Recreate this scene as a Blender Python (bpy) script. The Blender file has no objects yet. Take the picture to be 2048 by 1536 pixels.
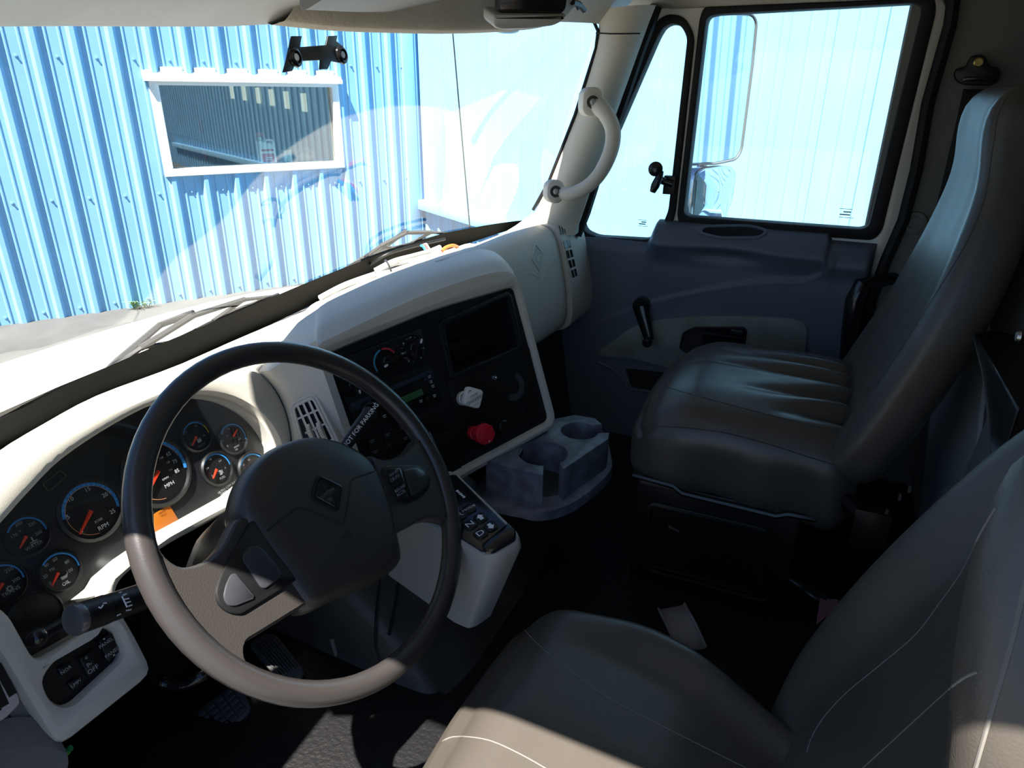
import bpy, bmesh, math, random
from mathutils import Vector, Matrix
from mathutils.geometry import tessellate_polygon
from mathutils.bvhtree import BVHTree
random.seed(7)
S = bpy.context.scene
COL = S.collection
PI = math.pi

# ------------------------------------------------------------------ camera
FPX = 1370.0
PITCH, ROLL, HEAD = math.radians(22.93), math.radians(0.47), math.radians(65.46)
CAM = Vector((-1.03, 0.0, 1.08))
_h = Vector((math.sin(HEAD), math.cos(HEAD), 0)); _r = Vector((math.cos(HEAD), -math.sin(HEAD), 0)); _z = Vector((0, 0, 1))
FW = _h * math.cos(PITCH) - _z * math.sin(PITCH)
_up = _h * math.sin(PITCH) + _z * math.cos(PITCH)
RT = _r * math.cos(ROLL) + _up * math.sin(ROLL)
UP = -_r * math.sin(ROLL) + _up * math.cos(ROLL)
cd = bpy.data.cameras.new('camera'); co = bpy.data.objects.new('camera', cd); COL.objects.link(co)
cd.sensor_width = 36.0; cd.lens = 36.0 * FPX / 2048.0; cd.clip_start = 0.01; cd.clip_end = 200
M = Matrix((RT, UP, -FW)).transposed().to_4x4(); M.translation = CAM
co.matrix_world = M
S.camera = co

# ------------------------------------------------------------------ light
W = bpy.data.worlds.new('sky'); S.world = W; W.use_nodes = True
nt = W.node_tree; nt.nodes.clear()
sky = nt.nodes.new('ShaderNodeTexSky'); sky.sky_type = 'NISHITA'; sky.sun_disc = False
sky.sun_elevation = math.radians(61); sky.sun_rotation = math.radians(-77); sky.altitude = 200
bg = nt.nodes.new('ShaderNodeBackground'); wo = nt.nodes.new('ShaderNodeOutputWorld')
bg.inputs['Strength'].default_value = 0.048
tn_ = nt.nodes.new('ShaderNodeVectorMath'); tn_.operation = 'MULTIPLY'; tn_.inputs[1].default_value = (0.74, 0.95, 1.22)
nt.links.new(sky.outputs[0], tn_.inputs[0]); nt.links.new(tn_.outputs[0], bg.inputs[0]); nt.links.new(bg.outputs[0], wo.inputs[0])
SUN = Vector((-0.53, 0.06, 1.0)).normalized()
sl = bpy.data.lights.new('sun', 'SUN'); so = bpy.data.objects.new('sun', sl); COL.objects.link(so)
sl.energy = 9.5; sl.angle = math.radians(0.55); sl.color = (1.0, 0.94, 0.86)
so.rotation_euler = SUN.to_track_quat('Z', 'Y').to_euler(); so.location = (-3, 0, 8)
S.view_settings.view_transform = 'Standard'; S.view_settings.look = 'None'
S.view_settings.gamma = 1.0; S.view_settings.use_curve_mapping = False
S.view_settings.exposure = 1.45
S.cycles.max_bounces = 10; S.cycles.diffuse_bounces = 6; S.cycles.glossy_bounces = 4
S.cycles.transparent_max_bounces = 16; S.cycles.caustics_reflective = False; S.cycles.caustics_refractive = False
S.cycles.sample_clamp_indirect = 8.0

# ------------------------------------------------------------------ pixel -> place helpers
def ray(u, v): return FW + RT * ((u - 1024) / FPX) + UP * ((768 - v) / FPX)
def P(u, v, x=None, y=None, z=None, d=None, pl=None):
    D = ray(u, v)
    if x is not None: t = (x - CAM.x) / D.x
    elif y is not None: t = (y - CAM.y) / D.y
    elif z is not None: t = (z - CAM.z) / D.z
    elif d is not None: t = d
    else: t = (Vector(pl[0]) - CAM).dot(pl[1]) / D.dot(pl[1])
    return CAM + D * t

class Fr:
    """a flat working frame: origin, two axes and the normal"""
    def __init__(s, o, x, n):
        s.o = Vector(o); s.n = Vector(n).normalized(); x = Vector(x)
        s.x = (x - s.n * x.dot(s.n)).normalized(); s.y = s.n.cross(s.x)
    def at(s, a, b, c=0.0): return s.o + s.x * a + s.y * b + s.n * c
    def px(s, u, v, c=0.0):
        q = P(u, v, pl=(s.o + s.n * c, s.n)) - s.o
        return (q.dot(s.x), q.dot(s.y))
    def pxs(s, L, c=0.0): return [s.px(u, v, c) for u, v in L]
    def rot(s, deg, c=0.0, a=0.0, b=0.0):
        t = math.radians(deg)
        return Fr(s.at(a, b, c), s.x * math.cos(t) + s.y * math.sin(t), s.n)

# ------------------------------------------------------------------ materials
MATS = {}
def mat(name, col, rough=0.5, metal=0.0, spec=0.5, bump=0.0, bscale=300.0, var=0.0, vscale=6.0, emit=None, coat=0.0, col2=None, detail=3.0):
    if name in MATS: return MATS[name]
    m = bpy.data.materials.new(name); m.use_nodes = True; n = m.node_tree; b = n.nodes['Principled BSDF']
    b.inputs['Base Color'].default_value = (*col, 1); b.inputs['Roughness'].default_value = rough
    b.inputs['Metallic'].default_value = metal; b.inputs['Specular IOR Level'].default_value = spec
    if coat: b.inputs['Coat Weight'].default_value = coat
    tc = n.nodes.new('ShaderNodeTexCoord')
    if bump:
        t = n.nodes.new('ShaderNodeTexNoise'); t.inputs['Scale'].default_value = bscale; t.inputs['Detail'].default_value = detail
        bp = n.nodes.new('ShaderNodeBump'); bp.inputs['Strength'].default_value = bump; bp.inputs['Distance'].default_value = 0.002
        n.links.new(tc.outputs['Object'], t.inputs['Vector']); n.links.new(t.outputs['Fac'], bp.inputs['Height'])
        n.links.new(bp.outputs[0], b.inputs['Normal'])
    if var:
        t = n.nodes.new('ShaderNodeTexNoise'); t.inputs['Scale'].default_value = vscale; t.inputs['Detail'].default_value = 5
        r = n.nodes.new('ShaderNodeValToRGB')
        c2 = col2 or tuple(max(0, c * (1 - var)) for c in col)
        r.color_ramp.elements[0].position = 0.38; r.color_ramp.elements[0].color = (*c2, 1)
        r.color_ramp.elements[1].position = 0.62; r.color_ramp.elements[1].color = (*col, 1)
        n.links.new(tc.outputs['Object'], t.inputs['Vector']); n.links.new(t.outputs['Fac'], r.inputs[0])
        n.links.new(r.outputs[0], b.inputs['Base Color'])
    if emit:
        b.inputs['Emission Color'].default_value = (*emit[0], 1); b.inputs['Emission Strength'].default_value = emit[1]
    MATS[name] = m; return m
def glass(name, tint, refl=1.0, rough=0.0):
    m = bpy.data.materials.new(name); m.use_nodes = True; n = m.node_tree; n.nodes.clear()
    o = n.nodes.new('ShaderNodeOutputMaterial'); mx = n.nodes.new('ShaderNodeMixShader')
    t = n.nodes.new('ShaderNodeBsdfTransparent'); t.inputs[0].default_value = (*tint, 1)
    g = n.nodes.new('ShaderNodeBsdfGlossy'); g.inputs['Roughness'].default_value = rough
    ge = n.nodes.new('ShaderNodeNewGeometry'); dt = n.nodes.new('ShaderNodeVectorMath'); dt.operation = 'DOT_PRODUCT'
    n.links.new(ge.outputs['Normal'], dt.inputs[0]); n.links.new(ge.outputs['Incoming'], dt.inputs[1])
    def mth(op, a, b):
        k = n.nodes.new('ShaderNodeMath'); k.operation = op
        for i, v in enumerate((a, b)):
            if v is None: continue
            if isinstance(v, (int, float)): k.inputs[i].default_value = v
            else: n.links.new(v, k.inputs[i])
        return k.outputs[0]
    x = mth('POWER', mth('SUBTRACT', 1.0, mth('ABSOLUTE', dt.outputs['Value'], None)), 5.0)
    fr_ = mth('MULTIPLY', mth('MULTIPLY_ADD', x, 0.92), refl); fr_.node.inputs[0].links[0].from_node.inputs[2].default_value = 0.08
    n.links.new(fr_, mx.inputs[0])
    n.links.new(t.outputs[0], mx.inputs[1]); n.links.new(g.outputs[0], mx.inputs[2]); n.links.new(mx.outputs[0], o.inputs[0])
    MATS[name] = m; return m

CREAM = mat('cream plastic', (0.56, 0.535, 0.47), 0.55, bump=0.12, bscale=900, spec=0.35)
CREAM2 = mat('cream pillar trim', (0.62, 0.59, 0.50), 0.6, bump=0.1, bscale=700, spec=0.3)
VISOR2 = mat('grey visor vinyl', (0.27, 0.285, 0.28), 0.5, bump=0.15, bscale=600)
FLEECE = mat('beige headliner cloth', (0.56, 0.50, 0.40), 0.9, bump=0.5, bscale=260, spec=0.1, var=0.12, vscale=9)
VISOR = mat('visor vinyl', (0.46, 0.46, 0.42), 0.45, bump=0.15, bscale=600, var=0.12, vscale=7)
DOORG = mat('slate grey door plastic', (0.105, 0.122, 0.15), 0.45, bump=0.25, bscale=900)
DOORI = mat('greenish grey door insert', (0.23, 0.255, 0.235), 0.7, bump=0.2, bscale=500, var=0.3, vscale=8, col2=(0.15, 0.165, 0.13))
BLACK = mat('black plastic', (0.006, 0.0065, 0.007), 0.42, bump=0.12, bscale=900, spec=0.4)
BLACKG = mat('glossy black plastic', (0.010, 0.010, 0.012), 0.16)
PANELB = mat('black panel face', (0.0065, 0.008, 0.011), 0.38, bump=0.12, bscale=1000)
BLUEB = mat('brushed dark faceplate', (0.022, 0.035, 0.055), 0.35, bump=0.05, bscale=900)
RUBBER = mat('black rubber seal', (0.010, 0.010, 0.011), 0.6, spec=0.25, bump=0.2, bscale=400)
PAINT = mat('white body paint', (0.78, 0.77, 0.72), 0.25, coat=0.5)
PAINTD = mat('cream painted door metal', (0.60, 0.575, 0.51), 0.3, coat=0.3)
VINYL = mat('dark seat vinyl', (0.066, 0.058, 0.049), 0.36, bump=0.16, bscale=520, spec=0.55, var=0.12, vscale=5)
WHEELM = mat('steering wheel vinyl', (0.030, 0.027, 0.025), 0.36, bump=0.3, bscale=700, spec=0.5)
WHEELS = mat('steering wheel rim', (0.032, 0.029, 0.028), 0.3, bump=0.06, bscale=500, spec=0.5)
FLOORM = mat('black rubber floor', (0.007, 0.007, 0.0075), 0.45, bump=0.9, bscale=240, spec=0.3, detail=1.0)
ENGM = mat('charcoal engine cover', (0.055, 0.050, 0.046), 0.55, bump=0.25, bscale=500, var=0.45, vscale=7)
GREYP = mat('grey cab panel', (0.165, 0.165, 0.15), 0.75, bump=0.2, bscale=500)
GREYG = mat('grey green back panel', (0.55, 0.58, 0.55), 0.65, bump=0.15, bscale=500)
WALLB = mat('blue corrugated steel', (0.22, 0.45, 0.66), 0.42, spec=0.35, var=0.06, vscale=2)
CONC = mat('pale concrete', (0.095, 0.095, 0.092), 0.9, bump=0.3, bscale=60, var=0.25, vscale=1.6, spec=0.2)
WHITE = mat('white print', (0.75, 0.76, 0.78), 0.6)
GREYT = mat('grey print', (0.40, 0.42, 0.45), 0.6)
CHROME = mat('chrome', (0.75, 0.75, 0.77), 0.12, metal=1.0)
STEEL = mat('zinc steel', (0.55, 0.55, 0.53), 0.35, metal=1.0)
DARKMET = mat('black painted metal', (0.005, 0.005, 0.0055), 0.35, spec=0.5)
TAUPE = mat('taupe grey plastic', (0.34, 0.32, 0.285), 0.5, bump=0.1, bscale=800)
DARKTH = mat('dark thread', (.040, .040, .042), .8)
CUPM = mat('scuffed grey plastic', (0.165, 0.185, 0.225), 0.45, bump=0.2, bscale=400, var=0.5, vscale=34, col2=(0.085, 0.095, 0.125))
RED = mat('red plastic', (0.62, 0.012, 0.03), 0.4)
IVORY = mat('ivory plastic', (0.72, 0.70, 0.62), 0.45)
DIAL = mat('gauge face', (0.009, 0.009, 0.010), 0.45)
GBLUE = mat('gauge blue print', (0.05, 0.33, 0.80), 0.5)
GYEL = mat('gauge yellow print', (0.8, 0.55, 0.02), 0.5)
GORG = mat('gauge orange line', (0.75, 0.30, 0.12), 0.5)
NEED = mat('needle red', (0.95, 0.06, 0.02), 0.45)
LCDO = mat('amber display', (0.55, 0.16, 0.015), 0.35)
LCDG = mat('green display', (0.045, 0.16, 0.06), 0.3)
STITCH = mat('pale thread', (0.16, 0.15, 0.135), 0.8)
WEB = mat('black belt webbing', (0.012, 0.012, 0.012), 0.85, bump=0.3, bscale=300)
WINDG = glass('windscreen glass', (0.95, 0.97, 0.97), 1.15)
DOORGL = glass('door glass', (0.96, 0.99, 0.98), 0.8)
SHOPGL = glass('shop glass', (0.80, 0.86, 0.84), 1.6)
CLEARGL = glass('cluster lens', (0.94, 0.95, 0.96), 0.9)

# ------------------------------------------------------------------ mesh builder
def area2(p): return sum(p[i][0] * p[(i + 1) % len(p)][1] - p[(i + 1) % len(p)][0] * p[i][1] for i in range(len(p)))
def ccw(p): return list(p) if area2(p) > 0 else list(reversed(p))
def inset(p, b):
    n = len(p); out = []
    for i in range(n):
        a, c, e = Vector(p[i - 1]), Vector(p[i]), Vector(p[(i + 1) % n])
        d1 = (c - a); d2 = (e - c)
        if d1.length < 1e-9 or d2.length < 1e-9: out.append(tuple(c)); continue
        d1.normalize(); d2.normalize()
        n1 = Vector((-d1.y, d1.x)); n2 = Vector((-d2.y, d2.x)); m = n1 + n2
        if m.length < 1e-6: m = n1.copy()
        m.normalize(); k = max(0.45, m.dot(n1)); q = c + m * (b / k); out.append((q.x, q.y))
    return out
def rr(cx, cy, w, h, r, s=5):
    o = []
    for (sx, sy, a0) in ((1, 1, 0), (-1, 1, 90), (-1, -1, 180), (1, -1, 270)):
        for k in range(s + 1):
            a = math.radians(a0 + 90 * k / s)
            o.append((cx + sx * (w / 2 - r) + r * math.cos(a), cy + sy * (h / 2 - r) + r * math.sin(a)))
    return o
def circ(cx, cy, r, s=28, ry=None): return [(cx + r * math.cos(2 * PI * k / s), cy + (ry or r) * math.sin(2 * PI * k / s)) for k in range(s)]
def roundpoly(p, r, s=4):
    n = len(p); o = []
    for i in range(n):
        a, c, e = Vector(p[i - 1]), Vector(p[i]), Vector(p[(i + 1) % n])
        rad = r[i] if isinstance(r, (list, tuple)) else r
        l1, l2 = (a - c).length, (e - c).length
        t = min(rad, l1 * .48, l2 * .48)
        s0 = c + (a - c).normalized() * t; s1 = c + (e - c).normalized() * t
        for k in range(s + 1):
            f = k / s; q = s0 * (1 - f) ** 2 + c * 2 * f * (1 - f) + s1 * f * f; o.append((q.x, q.y))
    return o
def spl(p, n=6, closed=False):
    p = [Vector(q) for q in p]; N = len(p); o = []
    for i in range(N if closed else N - 1):
        g = (lambda k: p[k % N]) if closed else (lambda k: p[min(max(k, 0), N - 1)])
        a, b, c, d = g(i - 1), g(i), g(i + 1), g(i + 2)
        for k in range(n):
            t = k / n
            o.append(0.5 * ((2 * b) + (c - a) * t + (2 * a - 5 * b + 4 * c - d) * t * t + (3 * b - a - 3 * c + d) * t ** 3))
    if not closed: o.append(p[-1])
    return o
def sp2(p, n=6, closed=True): return [(q.x, q.y) for q in spl(p, n, closed)]

class MB:
    def __init__(s): s.v = []; s.f = []; s.m = []; s.mats = []
    def mi(s, m):
        if m not in s.mats: s.mats.append(m)
        return s.mats.index(m)
    def add(s, vs, fs, m):
        o = len(s.v); s.v += [Vector(q) for q in vs]; k = s.mi(m)
        for f in fs: s.f.append([i + o for i in f]); s.m.append(k)
        return s
    def prism(s, fr, pts, c0, c1, m, bev=0.0, holes=(), capm=None, back=True):
        pts = ccw(pts); holes = [list(reversed(ccw(h))) for h in holes]; capm = capm or m
        def ring(loop, sign):
            n = len(loop); L = []
            if bev:
                L.append([fr.at(a, b, c0) for a, b in loop]); L.append([fr.at(a, b, c1 - bev) for a, b in loop])
                mid = inset(loop, bev * .3); L.append([fr.at(a, b, c1 - bev * .3) for a, b in mid])
                top = inset(loop, bev); L.append([fr.at(a, b, c1) for a, b in top])
            else:
                top = loop; L.append([fr.at(a, b, c0) for a, b in loop]); L.append([fr.at(a, b, c1) for a, b in loop])
            vs = [q for l in L for q in l]; fs = []
            for j in range(len(L) - 1):
                for i in range(n): fs.append([j * n + i, j * n + (i + 1) % n, (j + 1) * n + (i + 1) % n, (j + 1) * n + i])
            s.add(vs, fs, m); return top
        tops = [ring(pts, 1)] + [ring(h, -1) for h in holes]
        def cap(loops, c, flip):
            if len(loops) == 1:
                vs = [fr.at(a, b, c) for a, b in loops[0]]; idx = list(range(len(vs)))
                s.add(vs, [idx[::-1] if flip else idx], capm if not flip else m); return
            vs = [fr.at(a, b, c) for l in loops for a, b in l]
            tri = tessellate_polygon([[Vector((a, b, 0)) for a, b in l] for l in loops])
            fl = [q for l in loops for q in l]; fs = []
            for t in tri:
                t = list(t); ar = area2([fl[i] for i in t])
                if (ar < 0) != flip: t.reverse()
                fs.append(t)
            s.add(vs, fs, capm if not flip else m)
        cap(tops, c1, False)
        if back: cap([pts] + holes, c0, True)
        return s
    def box(s, fr, a0, a1, b0, b1, c0, c1, m, bev=0.0): return s.prism(fr, [(a0, b0), (a1, b0), (a1, b1), (a0, b1)], c0, c1, m, bev)
    def tube(s, pts, r, m, seg=8, closed=False, sq=1.0, ref=None):
        pts = [Vector(q) for q in pts]; n = len(pts); T = []
        for i in range(n):
            a = pts[i - 1] if (i or closed) else pts[i]; b = pts[(i + 1) % n] if (i < n - 1 or closed) else pts[i]
            T.append((b - a).normalized())
        u = Vector(ref) if ref else T[0].orthogonal(); u = (u - T[0] * u.dot(T[0])).normalized(); vs = []
        for i in range(n):
            u = (u - T[i] * u.dot(T[i]))
            if ref: u = Vector(ref) - T[i] * Vector(ref).dot(T[i])
            u.normalize(); w = T[i].cross(u); R = r[i] if isinstance(r, (list, tuple)) else r
            for k in range(seg):
                a = 2 * PI * k / seg; vs.append(pts[i] + u * (R * math.cos(a)) + w * (R * sq * math.sin(a)))
        fs = []
        for i in range(n if closed else n - 1):
            j = (i + 1) % n
            for k in range(seg): fs.append([i * seg + k, i * seg + (k + 1) % seg, j * seg + (k + 1) % seg, j * seg + k])
        if not closed: fs.append(list(range(seg))[::-1]); fs.append([(n - 1) * seg + k for k in range(seg)])
        return s.add(vs, fs, m)
    def loft(s, rows, m, cu=False, flip=False):
        n = len(rows[0]); vs = [q for r in rows for q in r]; fs = []
        for j in range(len(rows) - 1):
            for i in range(n if cu else n - 1):
                f = [j * n + i, j * n + (i + 1) % n, (j + 1) * n + (i + 1) % n, (j + 1) * n + i]
                fs.append(f[::-1] if flip else f)
        return s.add(vs, fs, m)
    def lathe(s, fr, prof, m, seg=28, a=0, b=0):
        rows = [[fr.at(a + r * math.cos(2 * PI * k / seg), b + r * math.sin(2 * PI * k / seg), c) for k in range(seg)] for r, c in prof]
        s.loft(rows, m, cu=True)
        if prof[0][0] > 1e-6: s.add(rows[0], [list(range(seg))[::-1]], m)
        if prof[-1][0] > 1e-6: s.add(rows[-1], [list(range(seg))], m)
        return s
    def ball(s, c, r, m, seg=14, sc=(1, 1, 1)):
        c = Vector(c); rows = []
        for j in range(seg // 2 + 1):
            t = PI * j / (seg // 2)
            rows.append([c + Vector((r * sc[0] * math.sin(t) * math.cos(2 * PI * k / seg), r * sc[1] * math.sin(t) * math.sin(2 * PI * k / seg), r * sc[2] * math.cos(t))) for k in range(seg)])
        return s.loft(rows, m, cu=True, flip=True)
    def text(s, t, size, fr, a, b, c, m, rot=0.0, sx=1.0, bold=0.0):
        cu = bpy.data.curves.new('t', 'FONT'); cu.body = t; cu.size = size; cu.align_x = 'CENTER'; cu.align_y = 'CENTER'; cu.resolution_u = 2; cu.offset = bold
        ob = bpy.data.objects.new('t', cu); COL.objects.link(ob)
        dg = bpy.context.evaluated_depsgraph_get(); me = bpy.data.meshes.new_from_object(ob.evaluated_get(dg))
        co_, si = math.cos(math.radians(rot)), math.sin(math.radians(rot))
        vs = [fr.at(a + (q.co.x * sx) * co_ - q.co.y * si, b + (q.co.x * sx) * si + q.co.y * co_, c) for q in me.vertices]
        s.add(vs, [list(p.vertices) for p in me.polygons], m)
        bpy.data.objects.remove(ob); bpy.data.curves.remove(cu); bpy.data.meshes.remove(me); return s
    def arc(s, fr, a, b, c, r0, r1, d0, d1, m, n=24):
        rows = [[fr.at(a + R * math.cos(math.radians(d0 + (d1 - d0) * k / n)), b + R * math.sin(math.radians(d0 + (d1 - d0) * k / n)), c) for k in range(n + 1)] for R in (r0, r1)]
        return s.loft(rows, m, flip=(d1 < d0))
    def line(s, fr, p, q, w, c, m):
        p, q = Vector(p), Vector(q); d = (q - p).normalized() * 1; n_ = Vector((-d.y, d.x)) * (w / 2)
        return s.add([fr.at(*(p + n_), c), fr.at(*(p - n_), c), fr.at(*(q - n_), c), fr.at(*(q + n_), c)], [[0, 1, 2, 3]], m)
    def bvh(s): return BVHTree.FromPolygons(s.v, s.f)
    def build(s, name, parent=None, ang=38, sub=0, solid=0.0, label=None, fix=True):
        me = bpy.data.meshes.new(name)
        if parent is not None:
            o = parent; base = Vector((0, 0, 0))
            while o is not None: base = base + o.location; o = o.parent
        else:
            lo = [min(q[i] for q in s.v) for i in range(3)]; hi = [max(q[i] for q in s.v) for i in range(3)]
            base = Vector(((lo[0] + hi[0]) / 2, (lo[1] + hi[1]) / 2, lo[2]))
        me.from_pydata([q - base for q in s.v], [], s.f)
        for m in s.mats: me.materials.append(m)
        me.polygons.foreach_set('material_index', s.m)
        bm = bmesh.new(); bm.from_mesh(me); bmesh.ops.remove_doubles(bm, verts=bm.verts, dist=2e-5)
        if fix: bmesh.ops.recalc_face_normals(bm, faces=bm.faces)
        for e in bm.edges:
            e.smooth = not (len(e.link_faces) == 2 and e.calc_face_angle(0) > math.radians(ang))
        for f in bm.faces: f.smooth = True
        bm.to_mesh(me); bm.free()
        ob = bpy.data.objects.new(name, me); COL.objects.link(ob)
        if parent is None: ob.location = base
        else: ob.parent = parent
        if solid:
            md = ob.modifiers.new('thick', 'SOLIDIFY'); md.thickness = solid; md.offset = -1
        if sub:
            md = ob.modifiers.new('sub', 'SUBSURF'); md.levels = sub; md.render_levels = sub
        if label: ob['label'] = label
        return ob
def tag(o, label, cat, group=None):
    o['label'] = label; o['category'] = cat
    if group: o['group'] = group
    return o
def thing(name, loc, label, cat, group=None):
    o = bpy.data.objects.new(name, None); COL.objects.link(o); o.location = Vector(loc); o.empty_display_size = 0.05
    return tag(o, label, cat, group)
def struct(o): o['kind'] = 'structure'; return o
def sthing(name, loc):
    o = bpy.data.objects.new(name, None); COL.objects.link(o); o.location = Vector(loc); o.empty_display_size = 0.05
    return struct(o)
def cushion(mb, hx, hy, hz, r, m, fn, nx=22, ny=22, nz=10):
    """rounded box on a fine grid; fn(x,y,z in -1..1 box units, p) -> world point"""
    def face(ax, sg, na, nb):
        a1, a2 = [i for i in range(3) if i != ax]; H = (hx, hy, hz); vs = []; fs = []
        for j in range(nb + 1):
            for i in range(na + 1):
                q = [0, 0, 0]; q[ax] = sg; q[a1] = -1 + 2 * i / na; q[a2] = -1 + 2 * j / nb
                p = Vector([q[k] * H[k] for k in range(3)]); inn = Vector([max(-(H[k] - r), min(H[k] - r, p[k])) for k in range(3)])
                d = p - inn
                if d.length > 1e-9: p = inn + d.normalized() * r
                vs.append(fn(q[0], q[1], q[2], p))
        for j in range(nb):
            for i in range(na): fs.append([j * (na + 1) + i, j * (na + 1) + i + 1, (j + 1) * (na + 1) + i + 1, (j + 1) * (na + 1) + i])
        mb.add(vs, fs, m)
    for sg in (-1, 1):
        face(0, sg, ny, nz); face(1, sg, nx, nz); face(2, sg, nx, ny)
def drape(bv, L, r, m, mb, n=6, off=0.0008, seg=5):
    """a thin cord lying on a surface, along a line of sight positions"""
    pts = []
    for u, v in [(q.x, q.y) for q in spl([(a, b) for a, b in L], n)]:
        d = ray(u, v).normalized(); h = bv.ray_cast(CAM, d)
        if h[0] is not None: pts.append(h[0] - d * off)
    if len(pts) > 1: mb.tube(pts, r, m, seg)
    return mb

# ================================================================== THE PLACE OUTSIDE
ZG = -0.97
def plane(name, x0, x1, y0, y1, z, m):
    return struct(MB().add([(x0, y0, z), (x1, y0, z), (x1, y1, z), (x0, y1, z)], [[0, 1, 2, 3]], m).build(name))
plane('ground', -30, 30, -30, 30, ZG, CONC)
wa = math.radians(120.75)
WDIR = Vector((math.sin(wa), math.cos(wa), 0)); WNOR = Vector((WDIR.y, -WDIR.x, 0))
WW = Fr(P(240, 618, z=ZG), WDIR, WNOR)
DC = WW.px(850, 370)[0]
W2 = Fr(WW.at(DC, 0), -Vector((-WDIR.y, WDIR.x, 0)), -WDIR)
PITCHW = 0.3048
def hprof(t):
    t = (t + PITCHW / 2) % PITCHW - PITCHW / 2
    a = abs(t)
    if a < 0.019: return 0.034
    if a < 0.046: return 0.034 * (0.046 - a) / 0.027
    for c in (0.098, -0.098):
        q = abs(t - c)
        if q < 0.006: return 0.007
        if q < 0.014: return 0.007 * (0.014 - q) / 0.008
    return 0.0
BR = sorted({s * k for k in (0.019, 0.046, 0.084, 0.092, 0.104, 0.112) for s in (1, -1)})
def corr(mb, fr, d0, d1, z0, z1, ph, m):
    ds = {d0, d1}; k = math.floor((d0 - ph) / PITCHW) - 1
    while ph + k * PITCHW < d1 + PITCHW:
        for b in BR:
            d = ph + k * PITCHW + b
            if d0 < d < d1: ds.add(d)
        k += 1
    ds = sorted(ds)
    rows = [[fr.at(d, z, hprof(d - ph)) for d in ds] for z in (z0, z1)]
    mb.loft(rows, m)
PH1 = WW.px(55, 35)[0]
wx0, wx1 = WW.px(322, 250)[0], WW.px(672, 240)[0]
wz0, wz1 = WW.px(500, 336)[1], WW.px(480, 166)[1]
mb = MB(); TOPW = 3.6
corr(mb, WW, -9, wx0, 0, TOPW, PH1, WALLB); corr(mb, WW, wx1, DC + .02, 0, TOPW, PH1, WALLB)
corr(mb, WW, wx0, wx1, 0, wz0, PH1, WALLB); corr(mb, WW, wx0, wx1, wz1, TOPW, PH1, WALLB)
wf = struct(mb.build('wall_front', fix=False, ang=12))
# sheet metal screws on the wall
scr = None; k = math.floor((-1.2 - PH1) / PITCHW)
spots = []
zr = WW.px(400, 122)[1]
while PH1 + (k + .5) * PITCHW < DC:
    d = PH1 + k * PITCHW
    if d > -1.3:
        spots.append((d + PITCHW * .5, zr)); spots.append((d + PITCHW * .55, 0.07)); spots.append((d + PITCHW * .5, zr - 1.22))
    k += 1
for d, z in spots:
    if wx0 - .02 < d < wx1 + .02 and wz0 - .1 < z < wz1 + .05: continue
    p = WW.at(d, z, 0.001)
    if scr is None:
        scr = MB().lathe(Fr((0, 0, 0), WDIR, WNOR), [(.014, 0), (.014, .003), (.008, .004), (.008, .012)], WALLB, 10).build('screw', wf)
        scr.location = (0, 0, 0); me = scr.data
        off = wf.location.copy()
        for v in me.vertices: v.co += off
        o = scr
    else:
        o = scr.copy(); COL.objects.link(o)
    o.parent = wf; o.location = p - wf.location
mb = MB(); PH2 = W2.px(928, 200)[0]
corr(mb, W2, -0.02, 34, 0, 4.2, PH2, WALLB)
struct(mb.build('wall_side', fix=False, ang=12))
# corner flashing between both walls
mb = MB()
a0 = WW.px(806, 200)[0]
mb.box(WW, a0, DC - .10, 0, TOPW, 0.0, 0.045, WALLB, .006); mb.box(W2, 0.02, 0.07, 0, TOPW, -0.002, 0.03, WALLB, .004)
struct(mb.build('trim_corner'))
# ledge beam running along the side wall
B0 = W2.px(846, 396); B1 = W2.px(1060, 468)

bd = Fr(W2.at(B0[0] + .06, B0[1], 0), (W2.at(B1[0], B1[1]) - W2.at(B0[0], B0[1])) * Vector((1, 1, .35)), W2.n)
mb = MB().box(bd, 0, 16, -.115, 0.0, 0.0, .13, WALLB, .012).box(bd, -.012, .0, -.125, .01, 0.0, .14, WALLB, .004)
tag(mb.build('wall_ledge'), 'pale blue sloping metal ledge fixed to the sunlit side wall', 'ledge')

# ---- shop window in the front wall
win = sthing('window_4', WW.at((wx0 + wx1) / 2, wz0, 0))
mb = MB(); fo = rr((wx0 + wx1) / 2, (wz0 + wz1) / 2, wx1 - wx0 + .09, wz1 - wz0 + .09, .006, 2); fi = rr((wx0 + wx1) / 2, (wz0 + wz1) / 2, wx1 - wx0 - .07, wz1 - wz0 - .06, .004, 2)
mb.prism(WW, fo, -.09, .045, PAINT, .006, [fi]); mb.build('window_frame', win)
mb = MB(); mb.prism(Fr(WW.at(wx0 - .09, wz1 + .03, 0), WW.n, -WW.x), [(0.0, 0.0), (.085, -.025), (.085, 0.0), (0.0, .075)], -(wx1 - wx0 + .17), 0, PAINT, .003)
k = math.floor((wx0 - PH1) / PITCHW)
while PH1 + (k + .5) * PITCHW < wx1 + .1:
    d = PH1 + (k + .5) * PITCHW
    if d > wx0 - .02: mb.box(WW, d - .10, d + .10, wz1 + .09, wz1 + .13, .0, .018, PAINT, .003)
    k += 1
mb.build('drip_flashing', win)
MB().prism(WW, inset(ccw(fi), -.01), -.03, -.026, SHOPGL).build('glass_pane', win)
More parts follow.
